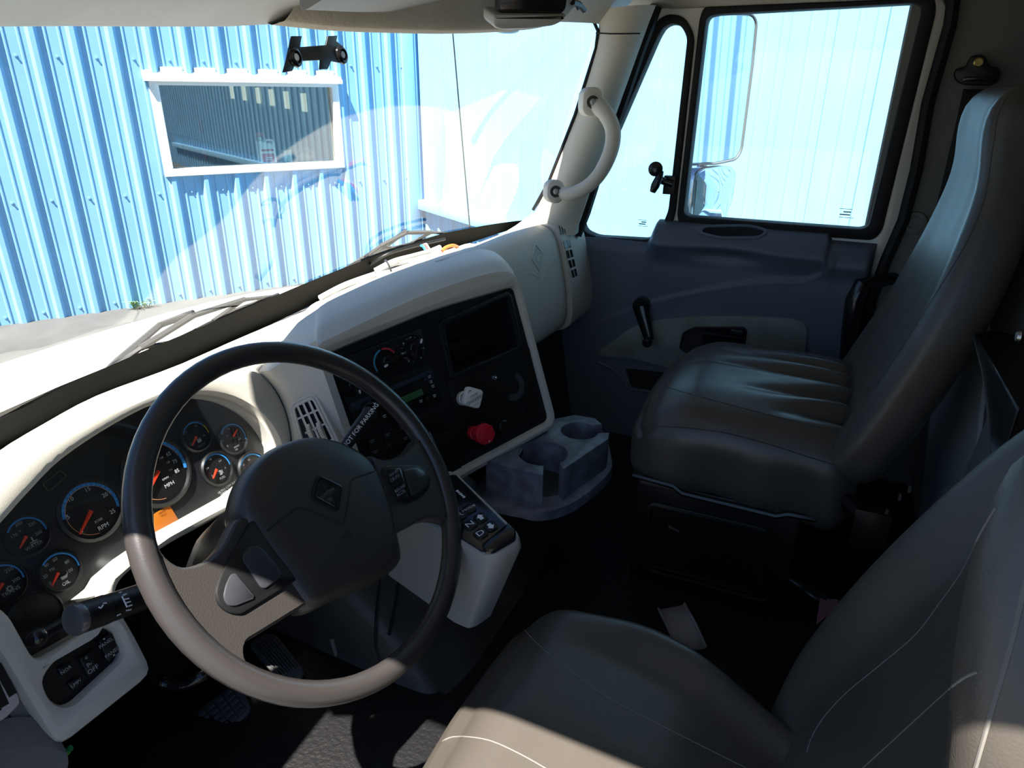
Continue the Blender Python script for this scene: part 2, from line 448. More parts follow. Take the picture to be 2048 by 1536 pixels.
# inside of the workshop behind that window
SHOPW = mat('workshop grey green steel', (0.36, 0.46, 0.46), 0.6)
W3 = Fr(WW.at(wx1 + .10, 0, 0), -WNOR, -WDIR)   # runs away from the window, faces left
W3 = Fr(W3.o, WNOR, -WDIR)
mb = MB(); ph3 = -.2
corr(mb, W3, -30, -.05, 0, 3.4, ph3, SHOPW)
struct(mb.build('wall_workshop', fix=False, ang=12))
mb = MB().prism(W3, [(-.06, 0), (-30, 0), (-30, .1), (-.06, .1)], .0, .01, SHOPW)
zb = W3.px(430, 300, .1)[1] + .33
mb = MB().box(W3, -30, -.3, zb - .42, zb - .24, .03, .16, mat('girt steel', (0.10, 0.16, 0.20), .6), .006)
struct(mb.build('trim_girt'))
plane_pts = [WW.at(-6, .02, -.1), WW.at(wx1 + .1, .02, -.1), WW.at(wx1 + .1, .02, -30.5), WW.at(-6, .02, -30.5)]
struct(MB().add(plane_pts, [[0, 1, 2, 3]], CONC).build('floor_workshop'))
rf = [WW.at(-3, 3.4, .1), WW.at(wx1 + .2, 3.4, .1), WW.at(wx1 + .2, 3.4, -30.6), WW.at(-3, 3.4, -30.6)]  # unseen ceiling stops short on the left, a gap shaped to let daylight in
struct(MB().add(rf, [[0, 1, 2, 3]], SHOPW).build('ceiling_workshop'))
struct(MB().add([WW.at(-6, 0, -30.5), WW.at(wx1 + .2, 0, -30.5), WW.at(wx1 + .2, 3.6, -30.5), WW.at(-6, 3.6, -30.5)], [[0, 1, 2, 3]], SHOPW).build('wall_workshop_end'))
struct(MB().add([WW.at(-6, 0, -.12), WW.at(-6, 3.6, -.12), WW.at(-6, 3.6, -30.5), WW.at(-6, 0, -30.5)], [[0, 1, 2, 3]], SHOPW).build('wall_workshop_left'))
DAYP = mat('daylight pane', (0.8, 0.78, 0.62), .5, emit=((1.0, 0.93, 0.70), 0.30))
for i, (u, v) in enumerate([(608, 205), (573, 200), (543, 195), (516, 191), (488, 186), (464, 183)]):
    a, b = W3.px(u, v, .04)
    o = MB().box(W3, a - .085, a + .085, b - .105, b + .105, .035, .05, DAYP, .004).build('skylight_pane')
    tag(o, ['brightest cream daylight pane nearest the right end of the workshop wall', 'second cream daylight pane from the right on the workshop wall', 'third cream daylight pane from the right on the workshop wall',
            'fourth cream daylight pane from the right on the workshop wall', 'faint fifth daylight pane from the right on the workshop wall', 'faintest daylight pane, farthest left of six on the workshop wall'][i], 'window', 'daylight panes in the workshop wall')
# things standing on the sill inside
def sill(u, v, c=-.13): return WW.px(u, v, c)
zsill = wz0 + .028
MB().box(WW, wx0 - .02, wx1 + .02, zsill - .03, zsill, -.30, -.09, PAINT, .004).build('window_sill', win)
JUG = mat('white jug plastic', (0.78, 0.80, 0.78), .4)
a, b = sill(537, 320); fr = Fr(WW.at(a, zsill, -.17), WW.x, WW.n)
jug = thing('chemical_jug', fr.at(0, 0), 'white plastic jug with red label on the shop window sill', 'jug')
body = [(-.088, 0), (.088, 0), (.088, .19), (.085, .232), (.06, .252), (-.01, .252), (-.018, .225), (-.03, .22), (-.05, .24), (-.085, .235), (-.088, .19)]
MB().prism(fr, roundpoly(body, .012, 3), -.05, .05, JUG, .016, [rr(.032, .218, .052, .022, .01, 3)]).build('body', jug)
MB().lathe(Fr(fr.at(-.055, .235), fr.x, fr.y), [(.026, 0), (.026, .03), (.022, .034), (0, .034)], IVORY, 14).build('cap', jug)
lab = MB().prism(fr, rr(.0, .055, .13, .085, .006, 2), .05, .0515, mat('label red', (.62, .08, .08), .6)).prism(fr, rr(0, .135, .13, .022, .004, 2), .05, .0515, mat('label red dark', (.45, .05, .06), .6))
lab.prism(fr, rr(.0, .10, .10, .006, .002, 2), .05, .0515, GREYT); lab.prism(fr, rr(0.01, .06, .07, .012, .003, 2), .0515, .052, WHITE); lab.prism(fr, rr(0.01, .04, .08, .006, .002, 2), .0515, .052, WHITE)
lab.build('label', jug, label='red and white printed label')
a, b = sill(578, 318); fj = Fr(WW.at(a, zsill, -.2), WW.x, (0, 0, 1))
jar = thing('jar', fj.at(0, 0), 'short clear jar with pale blue label right of the white jug', 'jar')
MB().lathe(fj, [(.052, 0), (.058, .008), (.058, .085), (.05, .10)], mat('jar glass', (.55, .68, .66), .2), 20).build('body', jar)
MB().lathe(fj, [(.0585, .02), (.0585, .07)], mat('jar label', (.55, .78, .85), .6), 20).build('label', jar)
MB().lathe(fj, [(.052, .10), (.054, .103), (.054, .125), (.05, .13), (0, .13)], mat('jar lid', (.42, .45, .36), .5), 20).build('lid', jar)
a, b = sill(612, 315); rg = WW.at(a, zsill, -.18)
mb = MB(); rows = []
for j in range(9):
    t = j / 8; rad = .075 * math.sin(PI * (0.12 + .88 * t)) ** .6 if t < 1 else 0.0
    rows.append([rg + WW.x * ((rad * 1.5) * math.cos(2 * PI * k / 16) * (1 + .18 * math.sin(k * 2.3 + j))) + WW.n * (rad * .8 * math.sin(2 * PI * k / 16)) + Vector((0, 0, .13 * t * (1 + .15 * math.sin(k * 1.7)))) for k in range(16)])
mb.loft(rows, mat('brown rag cloth', (.36, .25, .18), .9), cu=True)
tag(mb.build('rag'), 'crumpled brown rag at the right end of the shop window sill', 'rag')
a, b = sill(527, 320, -.36); fb = Fr(WW.at(a - .02, zsill, -.27), WW.x, (0, 0, 1))
sb_ = thing('spray_bottle', fb.at(0, 0), 'spray bottle with orange trigger behind the white jug', 'bottle')
MB().lathe(fb, [(.04, 0), (.043, .01), (.043, .16), (.018, .22), (.014, .26)], mat('dull bottle', (.35, .4, .38), .4), 16).build('body', sb_)
MB().box(Fr(fb.at(0, 0, .26), WW.x, WW.n), -.05, .03, 0, .05, -.018, .018, mat('trigger orange', (.7, .12, .06), .5), .006).build('trigger_head', sb_)
for (u, v, rad, lbl, lo) in ((411, 252, .13, 'round red disc hanging on the dim workshop wall', .20), (420, 307, .12, 'dark red disc low behind the shop window', .20)):
    a, b = W3.px(u, v, .1); 
    tag(MB().lathe(Fr(W3.at(a, b, .17), W3.x, W3.n), [(rad, 0), (rad, .015), (rad * .8, .022), (0, .022)], mat('faded red', (.60, .10, .10), .7), 24).build('wall_disc'), lbl, 'disc', 'red discs in the workshop')
# weeds at the wall foot
mb = MB(); WEED = mat('weed green', (.20, .34, .10), .7)
c0 = WW.px(280, 606)
for i in range(26):
    b0 = WW.at(c0[0] + random.uniform(-.09, .09), 0, random.uniform(.06, .10)); an = math.atan2(WNOR.y, WNOR.x) + random.uniform(-1.4, 1.4); L = random.uniform(.06, .16)
    d = Vector((math.cos(an), math.sin(an), 0)); tip = b0 + d * L + Vector((0, 0, L * .7)); mid = b0 + d * L * .45 + Vector((0, 0, L * .65)); w = Vector((-d.y, d.x, 0)) * .007
    mb.add([b0 - w, b0 + w, mid + w, mid - w, tip], [[0, 1, 2, 3], [3, 2, 4]], WEED)
o = mb.build('weeds', fix=False); tag(o, 'small green weeds growing at the foot of the blue wall', 'weeds'); o['kind'] = 'stuff'

# ---- truck hood, wipers, aerial, mirrors
rows = []
HB = [(0, 751, .47), (120, 710, .47), (239, 669, .47), (427, 597, .47), (560, 562, .47), (700, 528, .47)]
far = [P(u, v, z=z) for u, v, z in HB]
xs = [-.95, -.7, -.45, -.2, .1, .4, .7, .95]
for t in (0, .12, .35, .6, .85, 1.0, 1.06):
    r_ = []
    for x in xs:
        yb = 1.27 - .12 * (x / .9) ** 2; yf = 1.78 - .12 * (x / .9) ** 2
        z = (.575 - .10 * t ** 1.5) - .06 * (abs(x) / .95) ** 4 - (.35 if t > 1.01 else 0)
        r_.append(Vector((x, yb + (yf - yb) * min(t, 1.02), z)))
    rows.append(r_)
hood = thing('truck_hood', (0, 1.4, .4), 'white truck hood sloping forward beyond the windscreen', 'hood')
MB().loft(rows, mat('white hood paint', (.82, .82, .80), .3, coat=.4)).build('hood_panel', hood, sub=1)
MB().loft([[Vector((x, 1.10 - .13 * (x / .9) ** 2, .56 - .03 * (abs(x) / .95) ** 2)) for x in xs], [Vector((x, 1.29 - .12 * (x / .9) ** 2, .565 - .04 * (abs(x) / .95) ** 4)) for x in xs]], DARKMET).build('cowl', hood)
GREYR = mat('weathered wiper rubber', (.035, .035, .037), .6)
def wiper(L, arm, y0, lbl):
    # L: list of (u,v,z) of the blade; arm likewise
    w = thing('windscreen_wiper', P(*arm[0][:2], z=arm[0][2]), lbl, 'wiper', 'windscreen wipers')
    b = [P(u, v, z=z) for u, v, z in L]
    MB().tube(b, .006, GREYR, 6, ref=(0, 0, 1), sq=.5).build('blade', w)
    n = len(b) - 1; up = Vector((0, -.01, .022)); br = MB()
    def bp(t): i = min(int(t * n), n - 1); return b[i].lerp(b[i + 1], t * n - i)
    for t0, t1 in ((.05, .38), (.62, .95)): br.tube([bp(t0) + up * .15, bp((t0 + t1) / 2) + up, bp(t1) + up * .15], .005, GREYR, 6)
    br.tube([bp(.21) + up, bp(.5) + up * 1.9, bp(.79) + up], .0065, GREYR, 6); br.build('bracket', w)
    MB().tube([P(u, v, z=z) for u, v, z in arm[:-1]] + [bp(.5) + up * 2.2], .007, GREYR, 6, sq=.7).build('arm', w)
wiper([(215, 742, .612), (290, 712, .618), (380, 668, .622), (470, 622, .628), (558, 590, .634)], [(170, 790, .60), (235, 722, .615), (320, 650, .635), (335, 650, .635)], 0, 'long grey windscreen wiper resting on the driver side of the glass')
wiper([(720, 520, .66), (775, 500, .66), (830, 486, .665), (905, 466, .672)], [(690, 540, .64), (735, 512, .66), (770, 492, .67), (800, 490, .67)], 0, 'shorter wiper resting at the middle of the windscreen base')
# aerial
pa, pb = P(905, 60, d=2.35), P(941, 470, d=2.25)
tag(MB().tube([pb + (pb - pa) * .12, pa + (pa - pb) * .4], .0024, mat('aerial wire', (.006, .006, .008), .7, spec=.1), 6).build('aerial'), 'thin black whip aerial standing outside the windscreen', 'aerial')
# side mirrors
MIR = mat('mirror glass', (.80, .87, .92), .02, metal=1.0); MHOUS = mat('grey mirror housing', (.16, .17, .18), .35, metal=.3)
sm = thing('side_mirror', P(1440, 300, x=1.27), 'chrome side mirror pair outside the passenger window', 'mirror')
mn = Vector((-.62, -.78, 0.02)).normalized(); mo = P(1450, 175, x=1.27)
MF = Fr(mo, Vector((0, 0, 1)).cross(mn) * 1, mn)
q = MF.pxs([(1402, 28), (1500, 32), (1508, 45), (1500, 130), (1478, 300), (1468, 316), (1430, 324), (1376, 326)])
q = roundpoly(ccw(q), .012, 3); head = MB()
head.prism(MF, inset(q, -.008), -.02, .010, MHOUS, .003, [inset(q, -.001)]); head.build('mirror_head', sm)
MB().prism(MF, inset(q, .001), .004, .006, MIR).build('mirror_glass', sm)
mo2 = P(1430, 385, x=1.27); M2 = Fr(mo2, MF.x, (mn + Vector((0, 0, .06))))
q2 = roundpoly(ccw(M2.pxs([(1392, 352), (1405, 341), (1440, 336), (1466, 340), (1470, 352), (1462, 400), (1448, 440), (1400, 450), (1385, 440)])), .014, 3)
MB().prism(M2, inset(q2, -.010), -.10, .002, CHROME, .010).build('convex_mirror_head', sm)
cxm = sum(a for a, b in q2) / len(q2); cym = sum(b for a, b in q2) / len(q2); rows = []
for k in (1, .75, .5, .25, .02):
    rows.append([M2.at(cxm + (a - cxm) * k, cym + (b - cym) * k, .003 + .014 * (1 - k * k)) for a, b in q2])
MB().loft(rows, MIR, cu=True).build('convex_glass', sm)
MB().tube([MF.at(.02, -.16, -.04), Vector((1.16, .47, .70)), Vector((1.02, .50, .62))], .014, CHROME, 8).build('bracket', sm)

# ================================================================== CAB SHELL
struct(MB().box(Fr((0, 0, 0), (1, 0, 0), (0, 0, 1)), -.93, .95, -.42, 1.12, .04, .10, FLOORM, .004).build('floor'))
# windscreen: base line and header line, left to right
base = [Vector((-.86, .78, .665)), P(0, 928, z=.612), P(205, 809, z=.603), P(490, 672, z=.60), P(700, 573, z=.612), P(850, 515, z=.64), P(1000, 465, z=.69), P(1085, 440, z=.725)]
head = [Vector((-.88, .70, 1.15)), P(0, 30, y=.92), P(300, 30, y=.92), P(480, 30, y=.90), P(640, 30, y=.85), P(850, 30, y=.78), P(1050, 34, y=.69), P(1197, 40, y=.60)]
bs = spl(base, 4); hs = spl(head, 4)
def wsp(i, t): 
    b, h = bs[i], hs[i]; p = b.lerp(h, t); d = (p - Vector((0, .0, p.z))).normalized(); return p + d * .035 * math.sin(PI * t)
mb = MB(); mb.loft([[wsp(i, t / 10) for i in range(len(bs))] for t in range(11)], WINDG)
w1 = struct(mb.build('window_1'))
FRIT = mat('black frit border', (.006, .006, .0045), .6, spec=.12)
frt = [(0, 863), (198, 759), (403, 658), (560, 592), (700, 535), (850, 485), (1000, 455)]
wbv = mb.bvh()
mbf = MB(); r0 = []; r1 = []
for i in range(len(bs)):
    r0.append(bs[i] + Vector((0, -.004, .0))); 
    f = .105 if i < 21 else .105 * (len(bs) - 1 - i) / (len(bs) - 22)
    r1.append(wsp(i, f) + Vector((0, -.004, 0)))
mbf.loft([r0, r1], FRIT)
mbf.build('frit_border', w1, label='black printed band along the bottom of the glass')
# header trim + ceiling
rows = []
for t, dy, dz in ((0, .015, .03), (.0, -.012, -.004), (.1, -.05, .03), (.3, -.12, .10), (.6, -.2, .17), (1, -.34, .215)):
    rows.append([Vector((h.x * (1.06 if k in (0, len(hs) - 1) else 1.0), h.y + dy, h.z + dz)) for k, h in enumerate(hs)])
struct(MB().loft(rows, VISOR).build('trim_3', solid=.004))
rows = [[Vector((x * .95, (y - .10 + .0 if y > .5 else y), 1.36 + .03 * (1 - (x / .93) ** 2) - (.06 if abs(x) > .9 else 0))) for x in (-.98, -.93, -.8, -.4, 0, .4, .8, .93, .98)] for y in (-.45, -.2, .1, .35, .80)]
struct(MB().loft(rows, FLEECE).build('ceiling', solid=.02))
# roof skin edge above the driver door (its lower edge draws the line of shade)
struct(MB().box(Fr((0, 0, 0), (0, 1, 0), (-1, 0, 0)), -.45, .62, -1.46, -1.30, .90, .96, PAINTD, .01).build('trim_4')) if 0 else None
struct(MB().prism(Fr((0, -.45, 0), (1, 0, 0), (0, -1, 0)), [(-.955, 1.30), (-.90, 1.29), (-.86, 1.36), (-.86, 1.45), (-.955, 1.42)], -1.05, 0, PAINTD, .004).build('trim_4'))
struct(MB().prism(Fr((0, -.45, 0), (1, 0, 0), (0, -1, 0)), [(.955, 1.33), (.90, 1.32), (.86, 1.36), (.86, 1.45), (.955, 1.42)], -1.0, 0, PAINTD, .004).build('trim_5'))
struct(MB().box(Fr((0, 0, 1.415), (1, 0, 0), (0, 0, 1)), -.95, .95, -.45, .56, 0, .03, PAINT, .01).build('roof'))
# back wall and rear side walls
YB = -.42
struct(MB().box(Fr((0, YB, 0), (-1, 0, 0), (0, 1, 0)), -.95, .95, .05, 1.42, -.05, 0, GREYP, .004).build('wall_back'))
DR = Fr((.90, 0, 0), (0, -1, 0), (-1, 0, 0))
struct(MB().box(DR, .08, .46, .05, 1.42, -.05, -.004, GREYP, .01).build('wall_right'))
struct(MB().box(Fr((-.90, 0, 0), (0, 1, 0), (1, 0, 0)), -.46, -.28, .05, 1.42, -.05, 0.0, GREYP, .01).build('wall_left'))
struct(MB().box(Fr((0, 1.10, 0), (1, 0, 0), (0, -1, 0)), -.92, .92, .06, .60, -.03, 0, DARKMET, .004).build('wall_firewall'))
struct(MB().box(Fr((.90, 0, 0), (0, -1, 0), (-1, 0, 0)), -.80, -.66, .06, .68, -.05, 0, DARKMET, .004).box(DR, -1.1, -.79, .06, .56, -.05, 0, DARKMET, .004).build('wall_cowl_right'))
# pillars
def pillar(name, L, R, dl, bulge, m):
    rows = []
    n = len(L)
    for (ul, vl, d0), (ur, vr, d1) in zip(L, R):
        a, b = P(ul, vl, d=d0), P(ur, vr, d=d1); row = []
        nrm = (b - a).cross(Vector((0, 0, 1))).normalized(); 
        if nrm.dot(CAM - a) < 0: nrm = -nrm
        row.append(a - nrm * .05)
        for k in range(7): t = k / 6; row.append(a.lerp(b, t) + nrm * (bulge * math.sin(PI * t) ** .7))
        row.append(b - nrm * .05); rows.append(row)
    return struct(MB().loft(rows, m).build(name))
Lp = [(1199, 20, 1.66), (1197, 66, 1.68), (1188, 110, 1.70), (1150, 230, 1.77), (1095, 370, 1.86), (1068, 425, 1.90), (1030, 452, 1.93), (1000, 470, 1.95)]
Rp = [(1312, 10, 1.64), (1298, 45, 1.66), (1280, 95, 1.68), (1237, 215, 1.76), (1185, 365, 1.84), (1165, 425, 1.87), (1155, 450, 1.88), (1150, 470, 1.88)]
pillar('trim_1', Lp, Rp, 0, .035, CREAM2)
struct(MB().tube([P(u, v, d=d - .004) for u, v, d in ((1170, 36, 1.68), (1188, 44, 1.68), (1196, 62, 1.68), (1192, 96, 1.695), (1150, 230, 1.77), (1098, 362, 1.855), (1066, 420, 1.90))], .0045, RUBBER, 6).build('trim_glass_edge'))
pts = [P(u, v, d=d - .004) for u, v, d in ((1192, 66, 1.66), (1220, 67.5, 1.635), (1250, 67.5, 1.63), (1280, 67, 1.65))]
struct(MB().tube(pts, .0018, RUBBER, 5).build('trim_seam'))
# rubber strips either side of the pillar
struct(MB().tube([P(u, v, d=d) for u, v, d in ((1312, 12, 1.70), (1300, 45, 1.72), (1282, 92, 1.73), (1244, 205, 1.80), (1192, 355, 1.88), (1170, 425, 1.91), (1152, 470, 1.93))], .016, RUBBER, 8).build('trim_seal'))
# left pillar, out of view; width and place shaped for the shade it casts
struct(MB().tube([Vector((-.92, .80, .66)), Vector((-.92, .78, .92)), Vector((-.92, .76, 1.10)), Vector((-.92, .74, 1.20)), Vector((-.91, .68, 1.36))], [.13, .10, .065, .04, .035], CREAM2, 12, sq=.35, ref=(0, 1, 0)).build('trim_2'))

struct(MB().box(Fr((-.90, 0, 0), (0, 1, 0), (1, 0, 0)), .64, 1.1, .06, .72, -.05, 0, DARKMET, .004).build('wall_cowl_left'))  # unseen cowl side, added to block sun from the driver footwell
# cowl shelf closing the gap under the glass
struct(MB().loft([[p + Vector((0, -.02, -.012)) for p in bs], [Vector((p.x, p.y + .02, p.z - .055)) for p in bs], [Vector((p.x * 1.02, 1.17, .545)) for p in bs]], DARKMET).build('trim_cowl'))

# ================================================================== PASSENGER DOOR
door = sthing('door_1', (.90, .27, .12))
vent = [(1345, 48), (1364, 52), (1376, 76), (1338, 420), (1324, 455), (1297, 478), (1195, 472), (1172, 462), (1164, 440), (1172, 412), (1318, 75), (1330, 55)]
mainw = [(1436, 30), (1830, 8), (1842, 14), (1840, 35), (1737, 450), (1722, 457), (1380, 432), (1370, 424), (1414, 45), (1420, 34)]
vento = [(1338, 28), (1370, 33), (1391, 72), (1352, 428), (1336, 472), (1300, 494), (1190, 490), (1152, 474), (1146, 440), (1156, 402), (1298, 70), (1316, 40)]
maino = [(1420, 8), (1840, -16), (1868, -8), (1872, 22), (1764, 462), (1746, 480), (1362, 452), (1355, 432), (1400, 40), (1406, 20)]
vq = roundpoly(ccw(DR.pxs(vent, -.004)), .012, 3); mq = roundpoly(ccw(DR.pxs(mainw, -.004)), .008, 3); vo_ = roundpoly(ccw(DR.pxs(vento, -.004)), .02, 4); mo_ = roundpoly(ccw(DR.pxs(maino, -.004)), .014, 4)
outer = DR.pxs([(1128, 485), (1140, 430), (1282, 62), (1312, 8), (1400, -5), (1640, -30), (1875, -25), (1896, 20), (1846, 205), (1823, 342), (1798, 440), (1762, 520), (1712, 680), (1695, 800)]) + [(.10, .07), (-.69, .07)]
frm = MB().prism(DR, outer, -.045, 0, PAINTD, .006, [inset(vo_, .006), inset(mo_, .006)]); frm.build('door_frame', door)
for nm, q, w in (('vent_seal', vq, vo_), ('window_seal', mq, mo_)):
    MB().prism(DR, w, -.03, .010, RUBBER, .006, [q]).build(nm, door)
struct(MB().prism(DR, inset(vq, -.01), -.016, -.012, DOORGL).build('window_2'))
struct(MB().prism(DR, inset(mq, -.01), -.022, -.018, DOORGL).build('window_3'))
# etched maker's marks on the two panes
mk = MB()
ETCH = mat('etched mark', (.25, .42, .45), .6)
for (u, v, s_) in ((1692, 418, 1.0), (1285, 440, .8)):
    a, b = DR.px(u, v, -.011)
    for k, (w, h) in enumerate(((.030, .0012), (.018, .0030), (.024, .003), (.034, .0012))): mk.prism(DR, rr(a + (k % 2) * .004, b - k * .007 * s_, w * s_, h, .0005, 1), -.0116, -.0112, ETCH)
mk.build('etched_mark', door)
# moulded lower panel: upper layer and lower layer
def ab(L, c=.0): return DR.pxs(L, c)
seam = [(1165, 660), (1230, 630), (1330, 597), (1450, 572), (1540, 561), (1600, 560), (1635, 548)]
sq_ = spl([Vector((a, b, 0)) for a, b in ab(seam, .04)], 6); AE = ab([(1662, 500)], .04)[0][0]; BE = ab([(1635, 548)], .04)[0][1]
d0_, e0_ = ab([(1450, 512)], .06)[0]
def seamb(a):
    if a <= sq_[0].x: return sq_[0].y
    for p, q in zip(sq_, sq_[1:]):
        if p.x <= a <= q.x: return p.y + (q.y - p.y) * (a - p.x) / (q.x - p.x + 1e-9)
    t = (a - sq_[-1].x) / max(1e-6, AE - sq_[-1].x)
    return BE + .10 * max(0, t) ** 3 if t <= 1.0 else 9.0
def ss(a, b, x): t = max(0.0, min(1.0, (x - a) / (b - a))); return t * t * (3 - 2 * t)
def ptop(a): return .702 + .060 * ss(-.462, -.432, a) - .018 * ss(.0, .012, a) 
def pdep(a, b):
    d = .034; tp = ptop(a); r = .030 + .025 * ss(-.462, -.425, a)
    lg = ss(-.462, -.425, a) * (1 - ss(.02, .03, a) * .15)
    d += .034 * lg * ss(.645, .722, b) + .010 * lg * ss(.50, .66, b)
    d -= .022 * math.exp(-((a - d0_) / .10) ** 2 - ((b - e0_) / .020) ** 2)
    k = b - seamb(a); d += .007 * (1 - ss(-.004, .004, k)) + .003 * math.exp(-(k / .005) ** 2)
    e = tp - b
    if e < r: d *= .10 + .90 * (.62 * (e / r) + .38 * math.sqrt(max(0, 1 - ((r - e) / r) ** 2)))
    e = .115 - a
    if e < .02: d -= d * (1 - math.sqrt(max(0, 1 - ((.02 - e) / .02) ** 2)))
    return d
mbp = MB(); NA, NB = 150, 110; rows = []
for i in range(NA + 1):
    a = -.70 + (.115 + .70) * i / NA; row = []
    for j in range(NB + 1):
        b = .06 + (ptop(a) - .06) * (j / NB) ** .9; row.append(DR.at(a, b, pdep(a, b)))
    row.append(DR.at(a, ptop(a) + .001, -.004)); rows.append(row)
mbp.loft(rows, DOORG)
mbp.build('door_panel', door, ang=60)
# tray slot in the ledge
tray = MB(); tc_ = P(1465, 463, x=.868)
zt = ab([(1465, 463)], .05)[0]
pv = mbp.bvh(); hit = pv.ray_cast(CAM, ray(1466, 464).normalized()); tn = hit[1] if hit[1].dot(CAM - hit[0]) > 0 else -hit[1]
TF = Fr(hit[0] + tn * .001, (0, -1, 0), tn)
tq = ccw(TF.pxs([(1412, 455), (1500, 454), (1530, 463), (1516, 472), (1440, 473), (1402, 463)])); tq = roundpoly(tq, .02, 4)
tray.prism(TF, inset(tq, -.010), -.004, .0015, DOORG, .001, [inset(tq, -.001)]).prism(TF, tq, -.004, .0008, BLACKG)
tray.build('ledge_slot', door)
# insert, pull recess, lever
ins = sp2(ab([(1196, 712), (1225, 683), (1262, 657), (1310, 642), (1380, 635), (1470, 633), (1560, 636), (1600, 642), (1614, 660), (1612, 700), (1606, 740), (1590, 790), (1400, 760), (1290, 725)], .05), 4)
MB().prism(DR, ins, .03, .050, DOORI, .005).build('insert_panel', door)
rec = roundpoly(ccw(ab([(1358, 696), (1366, 664), (1388, 653), (1488, 653), (1495, 660), (1490, 690), (1470, 702), (1372, 706)], .05)), .006, 3)
MB().prism(DR, rec, .045, .054, BLACK, .002, [inset(rec, .005)]).prism(DR, inset(rec, .004), .0495, .0505, BLACKG).build('pull_recess', door)
a, b = ab([(1473, 666)], .055)[0]
MB().prism(DR, rr(a, b, .036, .020, .005, 3), .050, .060, BLACK, .003).prism(DR, rr(a - .035, b - .014, .11, .004, .002, 2), .050, .056, BLACK, .001).build('inner_handle', door)
# crank
ca, cb = ab([(1282, 612)], .06)[0]; da, db = ab([(1302, 676)], .06)[0]
crk = MB().tube([DR.at(ca, cb, .040), DR.at(ca, cb, .064)], .024, BLACKG, 18)
crk.tube([DR.at(ca, cb, .066), DR.at(ca + (da - ca) * .3, cb + (db - cb) * .3, .072), DR.at(da, db, .082)], [.023, .020, .0135], BLACKG, 12, sq=.55, ref=(0, 1, 0))
ck = crk.build('window_crank', door)
kf = Fr(DR.at(da, db, .080), DR.x, DR.n)
MB().lathe(kf, [(.008, -.002), (.012, .006), (.0145, .02), (.0135, .030), (.009, .035), (0, .036)], BLACKG, 16).build('crank_knob', ck)
# map pocket
pk = ab([(1200, 722), (1250, 738), (1340, 752), (1420, 762)], .06)
MB().tube([DR.at(a, b, .045) for a, b in sp2(ab([(1195, 726), (1225, 740), (1248, 764), (1256, 778), (1300, 785), (1360, 795)], .05), 4, False)], .004, DOORG, 6).prism(DR, roundpoly(ccw(ab([(1250, 738), (1380, 752), (1360, 790), (1262, 774)], .05)), .008, 3), .042, .047, BLACK).build('map_pocket', door)
# vent latch
la, lb = ab([(1335, 372)], .02)[0]
lt = MB().box(DR, la - .012, la + .020, lb - .022, lb + .026, .0, .022, BLACK, .004)
p0, p1 = P(1326, 362, x=.872), P(1313, 338, x=.85)
lt.tube([P(1345, 368, x=.875), p0, P(1316, 358, x=.855)], .010, BLACKG, 10).tube([P(1305, 384, x=.845), P(1310, 372, x=.845), P(1318, 356, x=.848), P(1321, 342, x=.853)], [.008, .012, .011, .009], BLACKG, 10)
lt.lathe(Fr(P(1311, 338, x=.845), (0, 1, 0), (CAM - p1)), [(.012, -.012), (.0185, -.006), (.019, .004), (.013, .009), (0, .010)], BLACKG, 18)
lt.build('vent_latch', door)
# pull bar at the rear edge of the door panel
bar = MB().tube([P(u, v, x=x) for u, v, x in ((1790, 556, .90), (1755, 562, .86), (1722, 570, .835), (1708, 600, .83), (1700, 660, .83), (1692, 735, .84))], [.016, .018, .020, .021, .021, .018], BLACKG, 12, sq=.8)
bar.build('pull_bar', door)
# body seal behind the door
struct(MB().tube([DR.at(a, b, .008) for a, b in DR.pxs([(1890, -50), (1906, 5), (1900, 50), (1856, 205), (1832, 342), (1807, 440), (1772, 520), (1742, 600), (1725, 680), (1712, 760)], .008)], .0135, RUBBER, 8).build('trim_door_seal'))

# ---- grab handle on the pillar
gh = thing('grab_handle', P(1130, 400, d=1.72), 'curved beige grab handle bolted to the windscreen pillar', 'handle')
gp = [(1180, 203, 1.655), (1196, 212, 1.64), (1213, 230, 1.63), (1226, 262, 1.63), (1222, 300, 1.64), (1203, 342, 1.665), (1178, 370, 1.69), (1148, 386, 1.715), (1124, 387, 1.74), (1108, 381, 1.765)]
gpt = spl([P(u, v, d=d) for u, v, d in gp], 5); n = len(gpt)
MB().tube(gpt, [.024 - .004 * min(1, abs(k) / 8) if k < 8 else .0195 - .002 * min(1, (k - 8) / 20) for k in range(n)], CREAM2, 14, sq=.9).build('grip', gh)
for (u, v, d0, w_, h_) in ((1185, 204, 1.645, .050, .066), (1111, 383, 1.745, .046, .058)):
    c = P(u, v, d=d0 - .014); nn = (CAM - c).normalized() + Vector((-.1, -.25, 0)); f0 = Fr(c, P(u + 10, v, d=d0) - c, nn)
    MB().prism(f0, rr(0, .0, w_, h_, .021, 5), -.06, .004, CREAM2, .008).build('end_pad', gh)
    MB().lathe(f0, [(.0145, .004), (.0145, .006), (.012, .006), (.012, .0042), (0, .0042)], mat('screw well', (.06, .055, .05), .6), 20).lathe(f0, [(.008, .004), (.0075, .009), (.0035, .0095), (.0035, .006), (0, .006)], STEEL, 12).build('bolt', gh)

